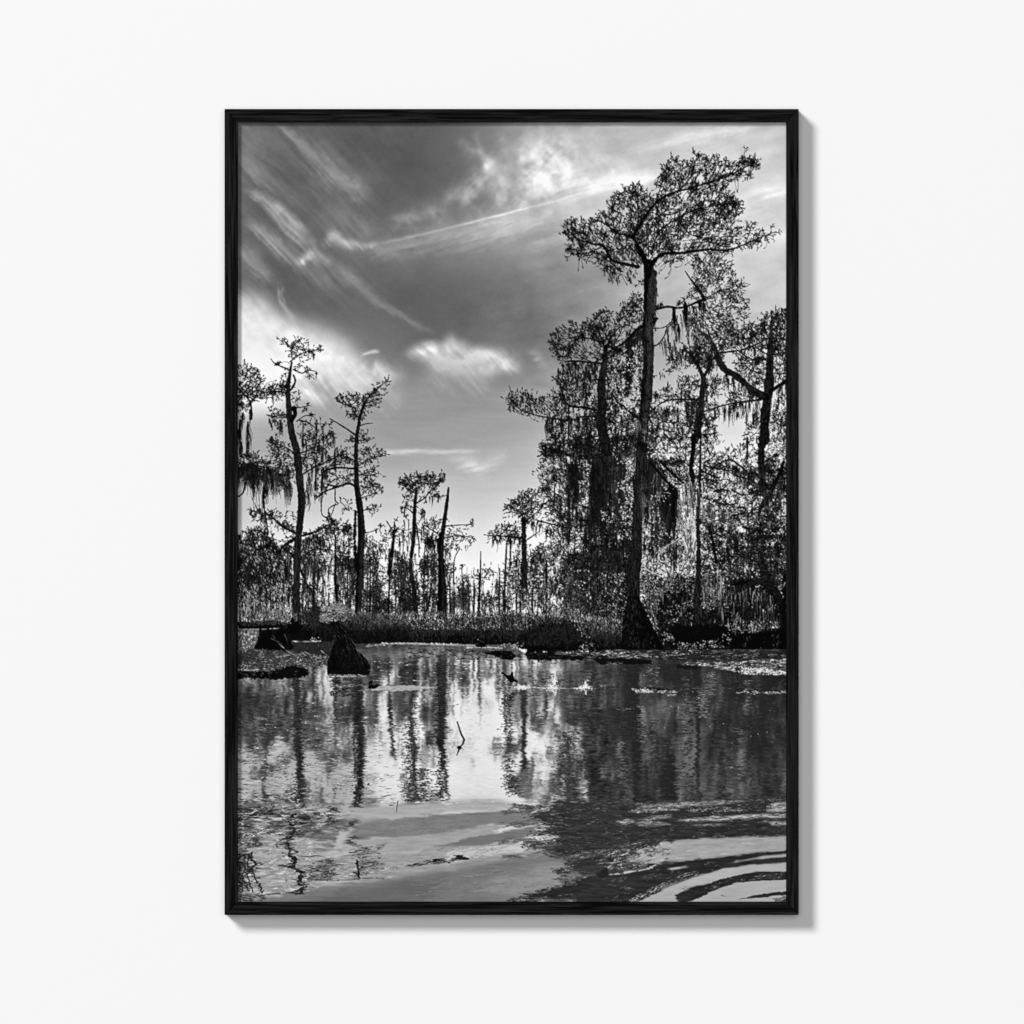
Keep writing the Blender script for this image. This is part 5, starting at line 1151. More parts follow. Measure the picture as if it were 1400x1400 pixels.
def paint_water(c):
    src = c.a.reshape(H, SS, W, SS).mean((1, 3)).astype(F32)
    # what the water mirrors: smeared downwards
    k = np.zeros_like(src)
    for d in range(-7, 8):
        k += np.roll(src, d, 0)
    soft = blur(k / 15, 1)
    top = 872 - Y0
    yy, xx = np.mgrid[0:CH, 0:CW].astype(F32)
    sel = slice(int(top * SS), CH)
    yy = yy[sel] / SS + Y0; xx = xx[sel] / SS + X0
    h, w = yy.shape
    q = np.clip((yy - 880) / 350, 0, 1)
    n1 = fbm(h, w, 9 * SS, 1.5 * SS, 3, .6) - .5          # fine chop
    n2 = fbm(h, w, 26 * SS, 4 * SS, 3, .6) - .5           # longer swell
    n3 = fbm(h, w, 8 * SS, 1.6 * SS, 2, .6) - .5
    n4 = fbm(h, w, 40 * SS, 9 * SS, 3, .6) - .5
    low = np.clip((yy - 1085) / 40, 0, 1); low = low * low * (3 - 2 * low)
    calm = np.clip((920 - yy) / 30, 0, 1)
    sx = xx + n1 * (3 + 8 * q) * (1 - .6 * calm) + n2 * (3 + 8 * q) + n4 * low * 44
    ys = np.interp(yy, [872, 880, 900, 1097, 1205, 1240], [868, 860, 838, 668, 520, 462])
    sy = ys + n3 * (6 + 16 * q) * (1 - .5 * calm) + n2 * (4 + 20 * q) + n4 * low * 46
    sy = np.clip(sy, Y0 + 2, 890)
    v = bil(soft, sx - X0, sy - Y0) * .8 + bil(src, sx - X0, sy - Y0) * .2
    v = 22 + v * .95
    # sparkle of the chop: steeper faces pick up another part of the sky
    gl = n1 + n3 * .6
    v = v + gl * (24 + 40 * q) * (1 - .75 * low)
    v = v - 8 * low
    v = np.where(xx < 830, 124 + (v - 108) * (1 + .32 * np.clip((1100 - yy) / 30, 0, 1)), v)
    v = np.where(v > 205, 205 + (v - 205) * .28, v)
    lf = np.clip((520 - xx) / 40, 0, 1) * np.clip((yy - 925) / 40, 0, 1) * (1 - low); v = v * (1 - lf) + (46 + (v - 46) * .74) * lf
    dk = np.clip((xx - 815) / 60, 0, 1) * np.clip((yy - 892) / 20, 0, 1)
    v = v * (1 - dk) + (38 + np.clip(v - 52, 0, 200) * .5) * dk
    shore = np.interp(xx, [322, 360, 440, 500, 700, 716, 800, 830, 1080], [872, 874, 880, 880, 881, 893, 893, 889, 888]) + (n2 * 3)
    c.a[sel] = np.where(yy > shore, np.clip(v, 28, 228), c.a[sel])
    # --- the right half lies in the reflection of the dark trees
    right = PX((800, 905), (1080, 905), (1080, 1135), (1000, 1138), (830, 1142), (770, 1110), (760, 1040))
    ripples(c, right, .2, (34, 60), (3, 10), (.25, .5), 0, HOLE, .3)
    ripples(c, right, .16, (80, 125), (2, 6), (.16, .3), 0, HOLE2, .5)
    for x, y, wd, hh, t in ((878, 990, 6, 26, 150), (894, 1010, 5, 30, 110), (938, 985, 5, 60, 120), (960, 960, 9, 22, 165), (972, 935, 9, 16, 150), (1012, 1030, 6, 36, 120), (1022, 950, 7, 20, 130), (888, 925, 3, 14, 150), (899, 925, 2, 12, 150), (848, 1040, 6, 26, 120), (1000, 1045, 4, 30, 110), (928, 1060, 7, 26, 100)):
        n = int(wd * hh * .55)
        x_ = x + rng.normal(0, wd * .55, n); y_ = y + rng.uniform(-hh, hh, n); l = rng.uniform(1.5, 6, n)
        c.lines(x_ - l / 2, y_, x_ + l / 2, y_, .3, .17, np.clip(rng.normal(t, 22, n), 40, 225), rng.normal(0, .08, n))
    for x0, x1 in ((853, 868), (935, 948), (985, 999), (800, 815)):
        pl = PX((x0, 905), (x1, 905), (x1 + 3, 1130), (x0 - 3, 1130)); ripples(c, pl, .8, (32, 52), (3, 8), (.3, .6))
    # --- wave bands across the bottom
    band(c, L((-1300, 650), (-300, 655), (0, 640), (600, 600), (760, 640), (900, 670), (700, 690), (300, 700), (0, 740), (-300, 760), (-900, 690)), 166, 12, 2.5, 8, soft=9)
    ripples(c, L((0, 560), (760, 560), (900, 690), (0, 740)), .16, (185, 215), (4, 14), (.2, .4))
    g2 = L((-420, 800), (-200, 770), (0, 745), (300, 720), (700, 695), (930, 690), (950, 790), (760, 800), (640, 790), (400, 850), (0, 885), (-400, 885)); band(c, g2, 126, 14, 1.2, 7)
    band(c, L((-420, 910), (0, 880), (300, 850), (500, 812), (640, 795), (720, 820), (560, 862), (400, 905), (180, 950), (0, 995), (-400, 1000)), 160, 12, 1.4, 8)
    band(c, L((60, 990), (300, 925), (560, 870), (760, 832), (930, 790), (930, 850), (700, 918), (400, 962), (200, 985)), 118, 8, 1.2, 6)
    band(c, L((-420, 1010), (0, 1000), (180, 955), (560, 945), (760, 915), (950, 902), (1100, 880), (1360, 868), (1100, 925), (950, 965), (700, 1035), (400, 1092), (100, 1152), (0, 1168), (-420, 1200), (-600, 1140)), 158, 8, 1.3, 9)
    band(c, L((300, 985), (560, 955), (760, 925), (950, 905), (900, 960), (700, 1010), (450, 1060), (250, 1090)), 188, 8, 1.2, 8)
    band(c, L((-1320, 1360), (-1000, 1290), (-700, 1230), (-420, 1205), (0, 1168), (400, 1092), (700, 1040), (1050, 1000), (1220, 1130), (1000, 1290), (760, 1400), (-1320, 1400)), 118, 6, 1.2, 7, 60, 8, 14)
    band(c, L((500, 1250), (700, 1180), (1000, 1080), (1180, 1120), (1000, 1270), (700, 1330)), 140, 14, 2, 6, 40, 5, 14)
    band(c, L((-900, 1400), (-500, 1290), (0, 1200), (350, 1150), (250, 1260), (0, 1400)), 104, 14, 2, 5, 60, 8, 14)
    band(c, L((420, 1290), (560, 1265), (760, 1240), (600, 1290)), 138, 6, 1, 4)
    for q_ in (L((-400, 760), (700, 700), (900, 720), (600, 860), (-400, 900)), L((-400, 1000), (900, 900), (950, 960), (300, 1120), (-400, 1180)), L((0, 1180), (700, 1060), (1150, 1040), (900, 1300), (0, 1350))):
        ripples(c, q_, .10, (132, 150), (10, 34), (.2, .35), -.1); ripples(c, q_, .10, (104, 120), (10, 34), (.2, .35), -.1)
    # dark reflections cut into tongues, right
    for q, t in ((((760, 660), (900, 665), (1000, 660), (960, 672), (800, 672)), 60), (((915, 720), (1000, 690), (1100, 660), (1420, 630), (1420, 870), (1100, 860), (890, 862), (980, 830), (1000, 800), (930, 740)), 54), (((700, 705), (800, 692), (930, 690), (800, 705)), 80), (((730, 800), (860, 770), (930, 775), (830, 805)), 90), (((850, 960), (900, 930), (1060, 908), (1070, 925), (950, 960)), 62), (((690, 920), (800, 905), (900, 900), (780, 918)), 90),
                 (((1000, 985), (1180, 950), (1420, 925), (1420, 1000), (1100, 1000)), 58), (((1030, 1010), (1190, 1025), (1200, 1035), (1060, 1022)), 70), (((1150, 1085), (1250, 1040), (1420, 1035), (1420, 1175), (1290, 1165), (1190, 1120)), 52), (((1070, 1138), (1200, 1115), (1180, 1142)), 54), (((1090, 1190), (1160, 1190), (1130, 1182)), 60),
                 (((740, 1360), (850, 1330), (840, 1302), (1000, 1282), (1180, 1222), (1420, 1185), (1420, 1300), (1150, 1330), (900, 1350)), 46), (((740, 1030), (830, 1020), (820, 1028)), 80)):
        band(c, L(*q), t, 9, 1.2, 9, 9, 2)
    ripples(c, L((900, 650), (1400, 640), (1400, 860), (900, 860)), .5, (90, 170), (2, 8), (.2, .4), -.05, HOLE, .6)
    ripples(c, L((940, 880), (1360, 860), (1300, 900), (1000, 930)), 1.0, (175, 225), (4, 12), (.3, .5), -.12)
    ripples(c, L((880, 870), (1400, 840), (1400, 1000), (900, 1000)), .3, (36, 60), (3, 10), (.2, .4), -.12)
    q = L((10, 1095), (100, 1062), (330, 1035), (415, 1035), (420, 1050), (240, 1080), (40, 1108)); ripples(c, q, 2.4, (30, 75), (3, 12), (.3, .6), -.12)
    c.fill(L((335, 1020), (380, 1018), (415, 1045), (380, 1055), (330, 1040)), 44, 2, 8)
    # the wake, bottom right
    dk = M((-330, 620), (230, 640), (1400, 600), (1400, 880), (1000, 890), (560, 915), (330, 925), (130, 970), (0, 1000), (-330, 1010)); band(c, dk, 50, 6, 1.2, 10)
    ripples(c, dk, .8, (34, 74), (4, 16), (.25, .5), -.03); ripples(c, dk, .5, (80, 165), (2, 8), (.18, .36), -.03, HOLE, .6)
    for q, t, n in ((((230, 685), (330, 655), (560, 632), (900, 620), (1060, 625), (900, 645), (600, 665), (420, 692), (300, 702)), 128, 1), (((230, 690), (440, 665), (700, 660), (1060, 660), (1060, 705), (700, 705), (300, 710)), 0, 1), (((555, 762), (800, 735), (1100, 725), (1400, 712), (1400, 742), (1100, 748), (900, 765), (640, 770)), 172, 1),
                    (((1220, 700), (1270, 640), (1400, 620), (1400, 690), (1300, 700)), 150, 1), (((250, 760), (400, 735), (540, 722), (480, 745), (400, 760)), 120, 1), (((250, 780), (380, 765), (520, 790), (420, 808), (300, 800)), 112, 1), (((120, 770), (200, 750), (260, 770), (200, 800)), 120, 1), (((620, 800), (850, 790), (980, 795), (800, 800)), 140, 1), (((1200, 770), (1400, 768), (1400, 795), (1280, 795)), 160, 1)):
        if t:
            band(c, M(*q), t, 7, 1.0, 12, 8, 1.6)
        ripples(c, M(*q), 1.1, (120, 212), (3, 14), (.22, .42), -.04); ripples(c, M(*q), 1.2, (36, 66), (3, 12), (.2, .4), -.04)
    band(c, M((180, 1050), (300, 985), (420, 940), (600, 902), (1000, 887), (1400, 880), (1400, 980), (1200, 1000), (1000, 1020), (850, 1035), (650, 1062), (500, 1065), (420, 1085), (300, 1080)), 156, 9, 1.4, 9)
    lp = M((0, 1010), (330, 930), (560, 925), (500, 1060), (300, 1110), (50, 1130)); ripples(c, lp, 1.5, (40, 80), (3, 10), (.25, .5), -.25, HOLE, .5); ripples(c, lp, .6, (180, 215), (3, 12), (.2, .4), -.25)
    ripples(c, M((400, 950), (1370, 900), (1370, 980), (600, 1040)), .3, (135, 185), (6, 20), (.3, .5), -.06)
    for q, t in ((((-120, 1180), (20, 1148), (300, 1132), (480, 1085), (850, 1042), (1200, 1003), (1400, 983), (1400, 1012), (1150, 1038), (960, 1070), (930, 1082), (1150, 1055), (1400, 1032), (1400, 1072), (1100, 1088), (900, 1118), (700, 1172), (500, 1240), (280, 1340), (200, 1380), (-200, 1400)), 48),):
        band(c, M(*q), t, 4, .8, 9, 10, 2, lace=False)
    ripples(c, M((0, 1150), (300, 1135), (480, 1090), (850, 1045), (900, 1110), (500, 1235), (200, 1370), (0, 1370)), .7, (80, 165), (2, 9), (.18, .36), -.3, HOLE, .62)
    band(c, M((930, 1078), (1200, 1024), (1400, 1008), (1400, 1030), (1120, 1052)), 165, 4, .6, 6); band(c, M((500, 1122), (640, 1096), (670, 1104), (520, 1132)), 180, 6, .7, 8)
    c.limb(M((0, 1165), (150, 1155), (320, 1125), (420, 1090)), 2.2, 1.2, 175, .5)
    for o, t in ((0, 190), (14, 130), (-16, 150)):
        c.limb(M((215, 1372 + o), (330, 1315 + o), (480, 1240 + o), (620, 1180 + o), (730, 1150 + o)), 1.2, .5, t, .5)
    band(c, M((230, 1400), (300, 1360), (500, 1262), (700, 1178), (900, 1122), (1100, 1092), (1400, 1075), (1400, 1142), (1150, 1142), (1000, 1182), (800, 1227), (650, 1267), (560, 1320), (590, 1400)), 168, 2, .7, 5)
    band(c, M((560, 1400), (700, 1340), (850, 1268), (1000, 1218), (1200, 1204), (1400, 1192), (1400, 1400)), 168, 2, .7, 5)
    band(c, M((555, 1312), (680, 1262), (900, 1197), (1100, 1147), (1250, 1142), (1400, 1140), (1400, 1197), (1200, 1207), (1000, 1222), (850, 1270), (700, 1350), (590, 1362)), 50, 3, .9, 10, 8, 2, lace=False)
    ripples(c, M((700, 1290), (780, 1235), (1000, 1185), (1350, 1150), (1350, 1190), (1000, 1215), (830, 1265)), 1.1, (80, 185), (2, 6), (.2, .4), -.2, HOLE, .5)
    ripples(c, M((600, 1260), (760, 1225), (700, 1265), (620, 1290)), 1.2, (80, 120), (2, 6), (.2, .4), -.3)
    band(c, M((1020, 1345), (1130, 1318), (1200, 1300), (1400, 1282), (1400, 1312), (1280, 1322), (1200, 1328)), 52, 5, .9, 9, 8, 2, lace=False); c.limb(M((880, 1318), (930, 1328)), .8, .4, 70); band(c, M((1300, 1360), (1400, 1330), (1400, 1400)), 70, 3, .8, 8)
    c.fill(M((-30, 1150), (10, 1140), (30, 1110), (50, 1130), (70, 1160), (60, 1175), (0, 1180)), 38, 2, 6)
    # --- broken reflection of the left trees, lower left
    q = K((20, 690), (300, 640), (700, 660), (900, 700), (700, 800), (600, 860), (400, 880), (200, 900), (20, 880)); ripples(c, q, .9, (160, 222), (4, 16), (.3, .6), -.16, HOLE, .45); ripples(c, q, 1.1, (34, 70), (4, 15), (.25, .6), -.16, HOLE2, .45)
    q = K((20, 900), (200, 880), (350, 880), (560, 900), (720, 920), (640, 1010), (900, 1060), (1150, 1100), (1080, 1160), (860, 1200), (560, 1240), (300, 1330), (20, 1360)); band(c, q, 158, 10, 1.6, 12)
    ripples(c, q, .5, (120, 145), (5, 20), (.4, .8), -.05); ripples(c, q, .35, (190, 215), (4, 14), (.25, .5), -.05)
    def wav(pts, w0, w1, t):
        p = smooth(pts, 12); s = np.arange(len(p))
        p = p + np.stack([np.interp(s, s[::2], rng.normal(0, .9, len(s[::2]))), np.zeros(len(p))], 1)
        c.limb(p, w0 * .8, w1 * .8, t, .22)
    wav(K((430, 720), (410, 780), (440, 850), (380, 920), (410, 980), (400, 1020), (450, 1050), (440, 1110), (500, 1150), (480, 1190), (500, 1240), (490, 1300)), 4.2, 5, 38)
    for p in ((450, 1060, 400, 1090, 300, 1135), (440, 1050, 480, 1030, 630, 1025), (410, 1010, 320, 1040), (430, 980, 460, 940, 440, 900), (500, 1140, 600, 1110, 740, 1090), (450, 1100, 360, 1100, 270, 1075), (490, 1200, 420, 1195, 350, 1220), (500, 1230, 620, 1220), (480, 1290, 380, 1300, 250, 1300)):
        wav(K(*p), 2, .8, 44)
    for q in (((540, 1090), (700, 1040), (750, 1060), (740, 1200), (600, 1215), (530, 1170)), ((400, 800), (560, 840), (500, 890), (360, 880)), ((340, 900), (460, 890), (440, 980), (330, 960))):
        ripples(c, K(*q), 3, (34, 90), (2, 8), (.3, .6), -.1, None); ripples(c, K(*q), 1.2, (110, 160), (2, 6), (.2, .4), -.1)
    wav(K((960, 960), (950, 1000), (900, 1025)), 1.6, 1, 50); wav(K((830, 1000), (950, 975), (1100, 935)), 1.4, .8, 60); wav(K((910, 1060), (912, 1120), (920, 1190)), 3.2, 3, 36)
    ripples(c, K((820, 980), (1100, 930), (1060, 1020), (1110, 1110), (930, 1190), (860, 1010)), 1.5, (44, 100), (2, 9), (.2, .45), -.06); wav(K((700, 1215), (920, 1192), (1110, 1195)), 1.2, .8, 70)
    wav(K((130, 1000), (125, 1050), (165, 1080), (130, 1120), (150, 1180), (190, 1240), (205, 1300)), 3, 2, 40)
    for o in (30, 62, 96):
        wav(K((o + 15, 1010), (o, 1080), (o + 14, 1120), (o - 6, 1180), (o + 20, 1230), (o + 40, 1290)), 2.4, 1.6, 42)
    ripples(c, K((20, 1010), (110, 1010), (100, 1280), (20, 1300)), 1.6, (30, 70), (2, 8), (.4, .8), .1); ripples(c, K((20, 880), (200, 880), (220, 940), (60, 1000), (20, 1010)), 2.6, (36, 90), (2, 8), (.3, .6), -.1); ripples(c, K((20, 1290), (240, 1310), (270, 1330), (200, 1360), (20, 1360)), 2.6, (36, 90), (2, 9), (.3, .6), .05)
    # the swell breaks everything near the front into shards
    y0 = int((1086 - Y0) * SS); h = CH - y0
    amp = np.interp(np.arange(CW) / SS + X0, [322, 520, 700, 900, 1080], [11, 9, 7, 3.4, 2.2]).astype(F32)[None, :] * np.interp(np.arange(h) / SS, [0, 20, 150], [.3, .8, 1.1]).astype(F32)[:, None]
    dx = (fbm(h, CW, 16 * SS, 1.9 * SS, 3, .6) - .5) * amp * 2.2 + (fbm(h, CW, 50 * SS, 8 * SS, 2) - .5) * amp * 2
    dy = (fbm(h, CW, 20 * SS, 3 * SS, 2, .6) - .5) * amp * .5
    gy, gx = np.mgrid[0:h, 0:CW].astype(F32)
    c.a[y0:] = bil(c.a, np.clip(gx + dx * SS, 0, CW - 2), np.clip(gy + y0 + dy * SS, y0, CH - 2))
    wav(K((430, 720), (415, 780), (440, 850), (388, 920), (412, 980), (402, 1020), (450, 1050), (440, 1110), (498, 1150), (482, 1190), (502, 1240), (492, 1300)), 3.6, 4.6, 42)
    wav(K((910, 1060), (914, 1120), (922, 1190)), 3, 3, 40); wav(K((130, 1000), (125, 1050), (163, 1080), (132, 1120), (150, 1180), (188, 1240), (203, 1300)), 2.6, 2, 44)
    for o in (30, 66, 98):
        wav(K((o + 12, 1010), (o, 1080), (o + 14, 1120), (o - 4, 1180), (o + 20, 1230), (o + 38, 1290)), 2.2, 1.6, 46)
    q = K((200, 720), (620, 760), (620, 1290), (200, 1310)); ripples(c, q, .55, (150, 186), (4, 14), (.25, .5), -.08, HOLE, .45)
    # middle left: chop over the mirrored thicket
    q = K((20, 210), (300, 220), (480, 230), (470, 620), (20, 640)); ripples(c, q, .5, (170, 215), (3, 12), (.25, .5), 0, HOLE, .55); ripples(c, q, .5, (40, 70), (3, 12), (.25, .5), 0, HOLE2, .5)
    q = K((480, 0), (1260, 0), (1300, 640), (900, 660), (480, 660)); ripples(c, q, .5, (50, 110), (2, 8), (.18, .4), 0, HOLE2, .5)
    q = K((20, 0), (1000, 0), (960, 640), (20, 640)); ripples(c, q, .45, (70, 120), (3, 12), (.2, .42), 0, HOLE, .4); ripples(c, q, .22, (190, 222), (3, 12), (.2, .4), 0, HOLE2, .5)
    # light openings of sky between the reflected trees, upper water
    q = I((300, 680), (690, 660), (660, 900), (560, 1000), (700, 1400), (300, 1400), (270, 1000)); ripples(c, q, .4, (200, 232), (3, 10), (.2, .5)); ripples(c, q, .1, (160, 190), (2, 8), (.15, .3))
    for q, d in ((Hh((1010, 660), (1240, 660), (1230, 820), (1020, 820)), .35), (Hh((950, 1010), (1200, 1020), (1230, 1400), (980, 1400)), .6), (I((-100, 680), (190, 680), (180, 830), (-100, 830)), .3), (I((100, 880), (200, 880), (190, 960), (110, 960)), .8), (Hh((550, 740), (670, 760), (690, 920), (560, 920)), .4), (I((850, 1000), (1000, 940), (990, 1400), (900, 1400)), .4), (I((1050, 1240), (1200, 1240), (1200, 1400), (1040, 1400)), .5), (Hh((240, 820), (440, 820), (430, 940), (240, 940)), .3), (Hh((520, 960), (860, 960), (870, 1380), (530, 1380)), .22)):
        ripples(c, q, d, (180, 226), (2, 8), (.2, .45), 0, HOLE2, .4)
    q = Hh((30, 960), (440, 960), (450, 1260), (30, 1260)); ripples(c, q, .5, (38, 62), (3, 10), (.3, .6), 0, HOLE, .3)
    for x0, x1, yt, yb in ((555, 572, 960, 1096), (690, 702, 930, 1085), (697, 712, 1060, 1090), (765, 790, 1000, 1090), (560, 590, 1050, 1096)):
        n = int((x1 - x0) * (yb - yt) * .22); xv = rng.normal((x0 + x1) / 2, (x1 - x0) * .34, n); yv = rng.uniform(yt, yb, n); l = rng.uniform(2, 7, n)
        c.lines(xv - l / 2, yv, xv + l / 2, yv, .4, .2, rng.uniform(34, 84, n), rng.normal(0, .08, n))


def paint_details(c):
    # left shallows: mud, knees, stump
    c.fill(Hh((20, 432), (180, 430), (190, 480), (140, 580), (20, 585)), 96, 1, 20); ripples(c, Hh((20, 450), (165, 450), (150, 575), (20, 580)), 1.6, (170, 225), (1, 3), (.3, .6), 1.57); ripples(c, Hh((20, 440), (170, 440), (140, 580), (20, 580)), .8, (20, 60), (1, 4), (.3, .6), 1.57)
    c.limb(Hh((20, 432), (200, 432), (330, 425)), .8, .6, 170, .5)
    c.fill(Hh((400, 520), (460, 515), (720, 520), (720, 640), (420, 610)), 40, 2, 14); c.limb(Hh((430, 522), (560, 524), (640, 520)), 1.2, .8, 190, .5); c.flecks(Hh((560, 500), (640, 470), (660, 520), (570, 525)), 1.2, (140, 230), (.4, .8), .3)
    ripples(c, Hh((450, 540), (700, 540), (690, 640), (430, 600)), .5, (60, 110), (1, 4), (.2, .4), 1.57)
    c.fill(Hh((140, 575), (175, 520), (178, 430), (200, 425), (205, 500), (220, 440), (235, 500), (250, 400), (262, 420), (270, 490), (320, 440), (350, 420), (380, 490), (440, 560), (410, 600), (200, 590)), 9, 2.5, 6)
    for p in ((270, 500, 330, 530, 370, 570), (370, 470, 390, 520, 400, 590), (300, 500, 280, 470)):
        c.limb(Hh(*p), .8, .5, 95)
    mat = Hh((15, 590), (150, 578), (300, 588), (420, 590), (560, 610), (690, 640), (690, 700), (560, 705), (420, 710), (330, 735), (200, 740), (15, 735)); c.fill(mat, 58, 2.5, 16)
    ripples(c, mat, 2.6, (70, 150), (.8, 4), (.25, .5), .05, HOLE, .4); ripples(c, mat, 1.6, (18, 50), (1, 5), (.25, .6), .05, HOLE2, .45); c.flecks(mat, .45, (130, 200), (.3, .5), .5, (.3, 1.5))
    for p in ((330, 540, 400, 600, 460, 630), (400, 660, 350, 690, 340, 740), (520, 600, 600, 640, 650, 650), (640, 590, 700, 640), (300, 640, 420, 620), (380, 690, 360, 740)):
        c.limb(Hh(*p), .9, .5, 150, .4)
    c.fill(Hh((15, 735), (200, 742), (340, 728), (440, 700), (545, 725), (550, 780), (420, 790), (300, 800), (15, 795)), 14, 3.5, 14); c.flecks(Hh((15, 735), (340, 735), (440, 705), (545, 730), (540, 780), (15, 790)), .7, (50, 130), (.2, .45), .5, (1, 5), None, .1); ripples(c, Hh((15, 790), (550, 785), (550, 830), (15, 830)), 1.4, (90, 190), (1, 6), (.2, .45), 0, HOLE, .5); c.limb(Hh((20, 730), (110, 735), (190, 728)), 1, .8, 170, .5)
    st = Hh((683, 735), (686, 665), (712, 605), (722, 540), (742, 470), (752, 425), (764, 440), (776, 405), (796, 428), (808, 412), (826, 448), (858, 498), (882, 540), (902, 592), (942, 618), (980, 660), (1003, 715), (990, 735), (900, 748), (760, 750)); c.fill(st, 7, 1.2, 3)
    for p in ((742, 470, 724, 545, 705, 595), (835, 470, 868, 540, 900, 640, 935, 730), (860, 500, 890, 560, 900, 590), (905, 600, 940, 660, 950, 730), (950, 640, 985, 700), (800, 430, 830, 460), (725, 520, 715, 580), (815, 470, 850, 600), (780, 410, 810, 440)):
        c.limb(Hh(*p), .8, .4, 62, .5)
    c.flecks(st, .8, (12, 34), (.2, .45), .4, (2, 8), HOLE2, 1.5); c.flecks(Hh((730, 430), (860, 480), (960, 640), (900, 600), (740, 560)), .35, (40, 100), (.2, .4), .55, (1, 6), None, 1.2)
    c.limb(Hh((700, 590), (730, 540), (745, 480)), 1.2, .6, 58, .5)
    c.fill(Hh((683, 738), (1000, 735), (990, 770), (690, 775)), 16, 1, 6); ripples(c, Hh((690, 768), (970, 765), (970, 785), (690, 790)), 3, (120, 215), (2, 9), (.25, .5)); q = Hh((705, 785), (945, 785), (950, 930), (710, 930)); ripples(c, q, 2.2, (22, 60), (2, 8), (.35, .6)); ripples(c, Hh((700, 840), (930, 838), (930, 860), (700, 860)), 2, (110, 200), (2, 8), (.25, .45)); ripples(c, q, .5, (100, 180), (1, 5), (.2, .35))
    # far shore line of floating weed
    c.limb(I((-320, 560), (-200, 545), (0, 540), (200, 545), (420, 550), (540, 560)), 2.2, 2.4, 120, .4); c.limb(I((-200, 535), (0, 536), (300, 548), (480, 555)), .8, .8, 185, .5); c.limb(I((420, 568), (560, 566), (680, 572)), 1.6, 1.2, 185, .4)
    c.flecks(I((640, 570), (700, 535), (840, 530), (840, 580), (680, 585)), 1.4, (90, 200), (.35, .7), .35, (.4, 2)); c.flecks(I((-320, 550), (-100, 535), (60, 545), (-200, 580)), 1.0, (100, 200), (.3, .6), .45, (.4, 2))
    ripples(c, I((0, 575), (500, 585), (840, 600), (840, 660), (0, 650)), .8, (24, 50), (3, 10), (.3, .6)); ripples(c, I((-250, 600), (0, 590), (620, 610), (300, 660), (-250, 640)), .45, (90, 150), (2, 8), (.15, .3))
    c.fill(I((525, 605), (640, 590), (745, 592), (778, 630), (752, 658), (690, 652), (620, 628)), 14, 2, 6); c.flecks(I((640, 600), (760, 600), (760, 650), (660, 640)), .4, (60, 110), (.3, .5), .4)
    c.limb(I((470, 520), (520, 510), (560, 545)), 2.4, 1.4, 14, .4); c.limb(I((500, 508), (550, 530)), .7, .5, 190); c.fill(I((480, 545), (540, 535), (570, 560), (500, 566)), 10, 2, 4)
    c.fill(I((850, 600), (1240, 590), (1300, 640), (1280, 660), (860, 655)), 14, 2.5, 6); ripples(c, I((860, 610), (1300, 600), (1400, 680), (880, 690)), .8, (28, 60), (3, 9), (.25, .5)); ripples(c, I((1000, 675), (1060, 675), (1060, 695), (1000, 695)), 2, (120, 190), (2, 5), (.2, .4)); ripples(c, I((880, 590), (1250, 590), (1250, 615), (880, 615)), .4, (60, 110), (3, 9), (.15, .3))
    # weed mats, right
    m1 = J((-360, 600), (0, 592), (200, 590), (480, 588), (700, 585), (960, 590), (1200, 585), (1400, 600), (1400, 640), (1000, 650), (700, 668), (400, 650), (0, 640), (-300, 622)); c.fill(m1, 40, 2, 12)
    ripples(c, J((-360, 600), (0, 597), (480, 590), (700, 585), (900, 600), (560, 630), (400, 645), (0, 630)), 1.5, (110, 220), (1, 6), (.25, .5), .02, HOLE, .35); ripples(c, m1, .9, (120, 205), (2, 12), (.18, .36), -.04, HOLE, .5); ripples(c, m1, .5, (14, 34), (3, 10), (.3, .6), -.03)
    c.fill(J((-60, 640), (380, 655), (380, 690), (0, 690)), 18, 2, 6); ripples(c, J((20, 675), (190, 675), (190, 692), (20, 692)), 1.6, (110, 180), (2, 6), (.2, .4))
    m2 = J((580, 690), (640, 676), (830, 668), (1000, 675), (1100, 662), (1400, 650), (1400, 770), (1250, 768), (1050, 765), (960, 735), (840, 722), (860, 705), (720, 700)); ripples(c, m2, 3.4, (110, 230), (1, 9), (.25, .5), -.04, HOLE, .3); ripples(c, m2, .8, (40, 80), (3, 12), (.2, .4), -.05)
    c.flecks(J((900, 715), (1000, 705), (1370, 740), (1370, 770), (1060, 765)), 2, (170, 240), (.35, .7), .2, (.4, 2))
    c.fill(J((560, 690), (740, 710), (720, 730), (560, 720)), 26, 2, 6)
    ripples(c, J((230, 870), (330, 862), (440, 875), (600, 888), (560, 900), (350, 905), (250, 892)), 2.6, (120, 230), (1, 6), (.25, .5), .02); c.fill(J((240, 866), (420, 862), (560, 882), (440, 880)), 22, 1.6, 6); c.flecks(J((250, 880), (420, 870), (440, 895), (260, 905)), 2, (150, 235), (.35, .6), .2); ripples(c, J((490, 905), (560, 905), (560, 925), (500, 925)), 3, (130, 220), (1, 5), (.25, .5))
    ripples(c, J((980, 905), (1120, 882), (1200, 895), (1400, 880), (1400, 908), (1150, 915)), 2.2, (120, 235), (1, 6), (.25, .5)); ripples(c, J((90, 1018), (280, 1015), (270, 1030), (100, 1030)), 1.8, (120, 210), (1, 5), (.2, .4)); ripples(c, J((0, 840), (60, 840), (60, 856), (0, 856)), 2, (120, 190), (2, 5), (.2, .4))
    for x, y in ((525, 1000), (578, 1012), (910, 1128), (1114, 1222), (1232, 1190), (480, 1158), (812, 1150), (325, 772), (684, 893), (1165, 1205), (275, 900)):
        p = J((x, y))[0]; c.dots(p[:1], p[1:], .5, 225)
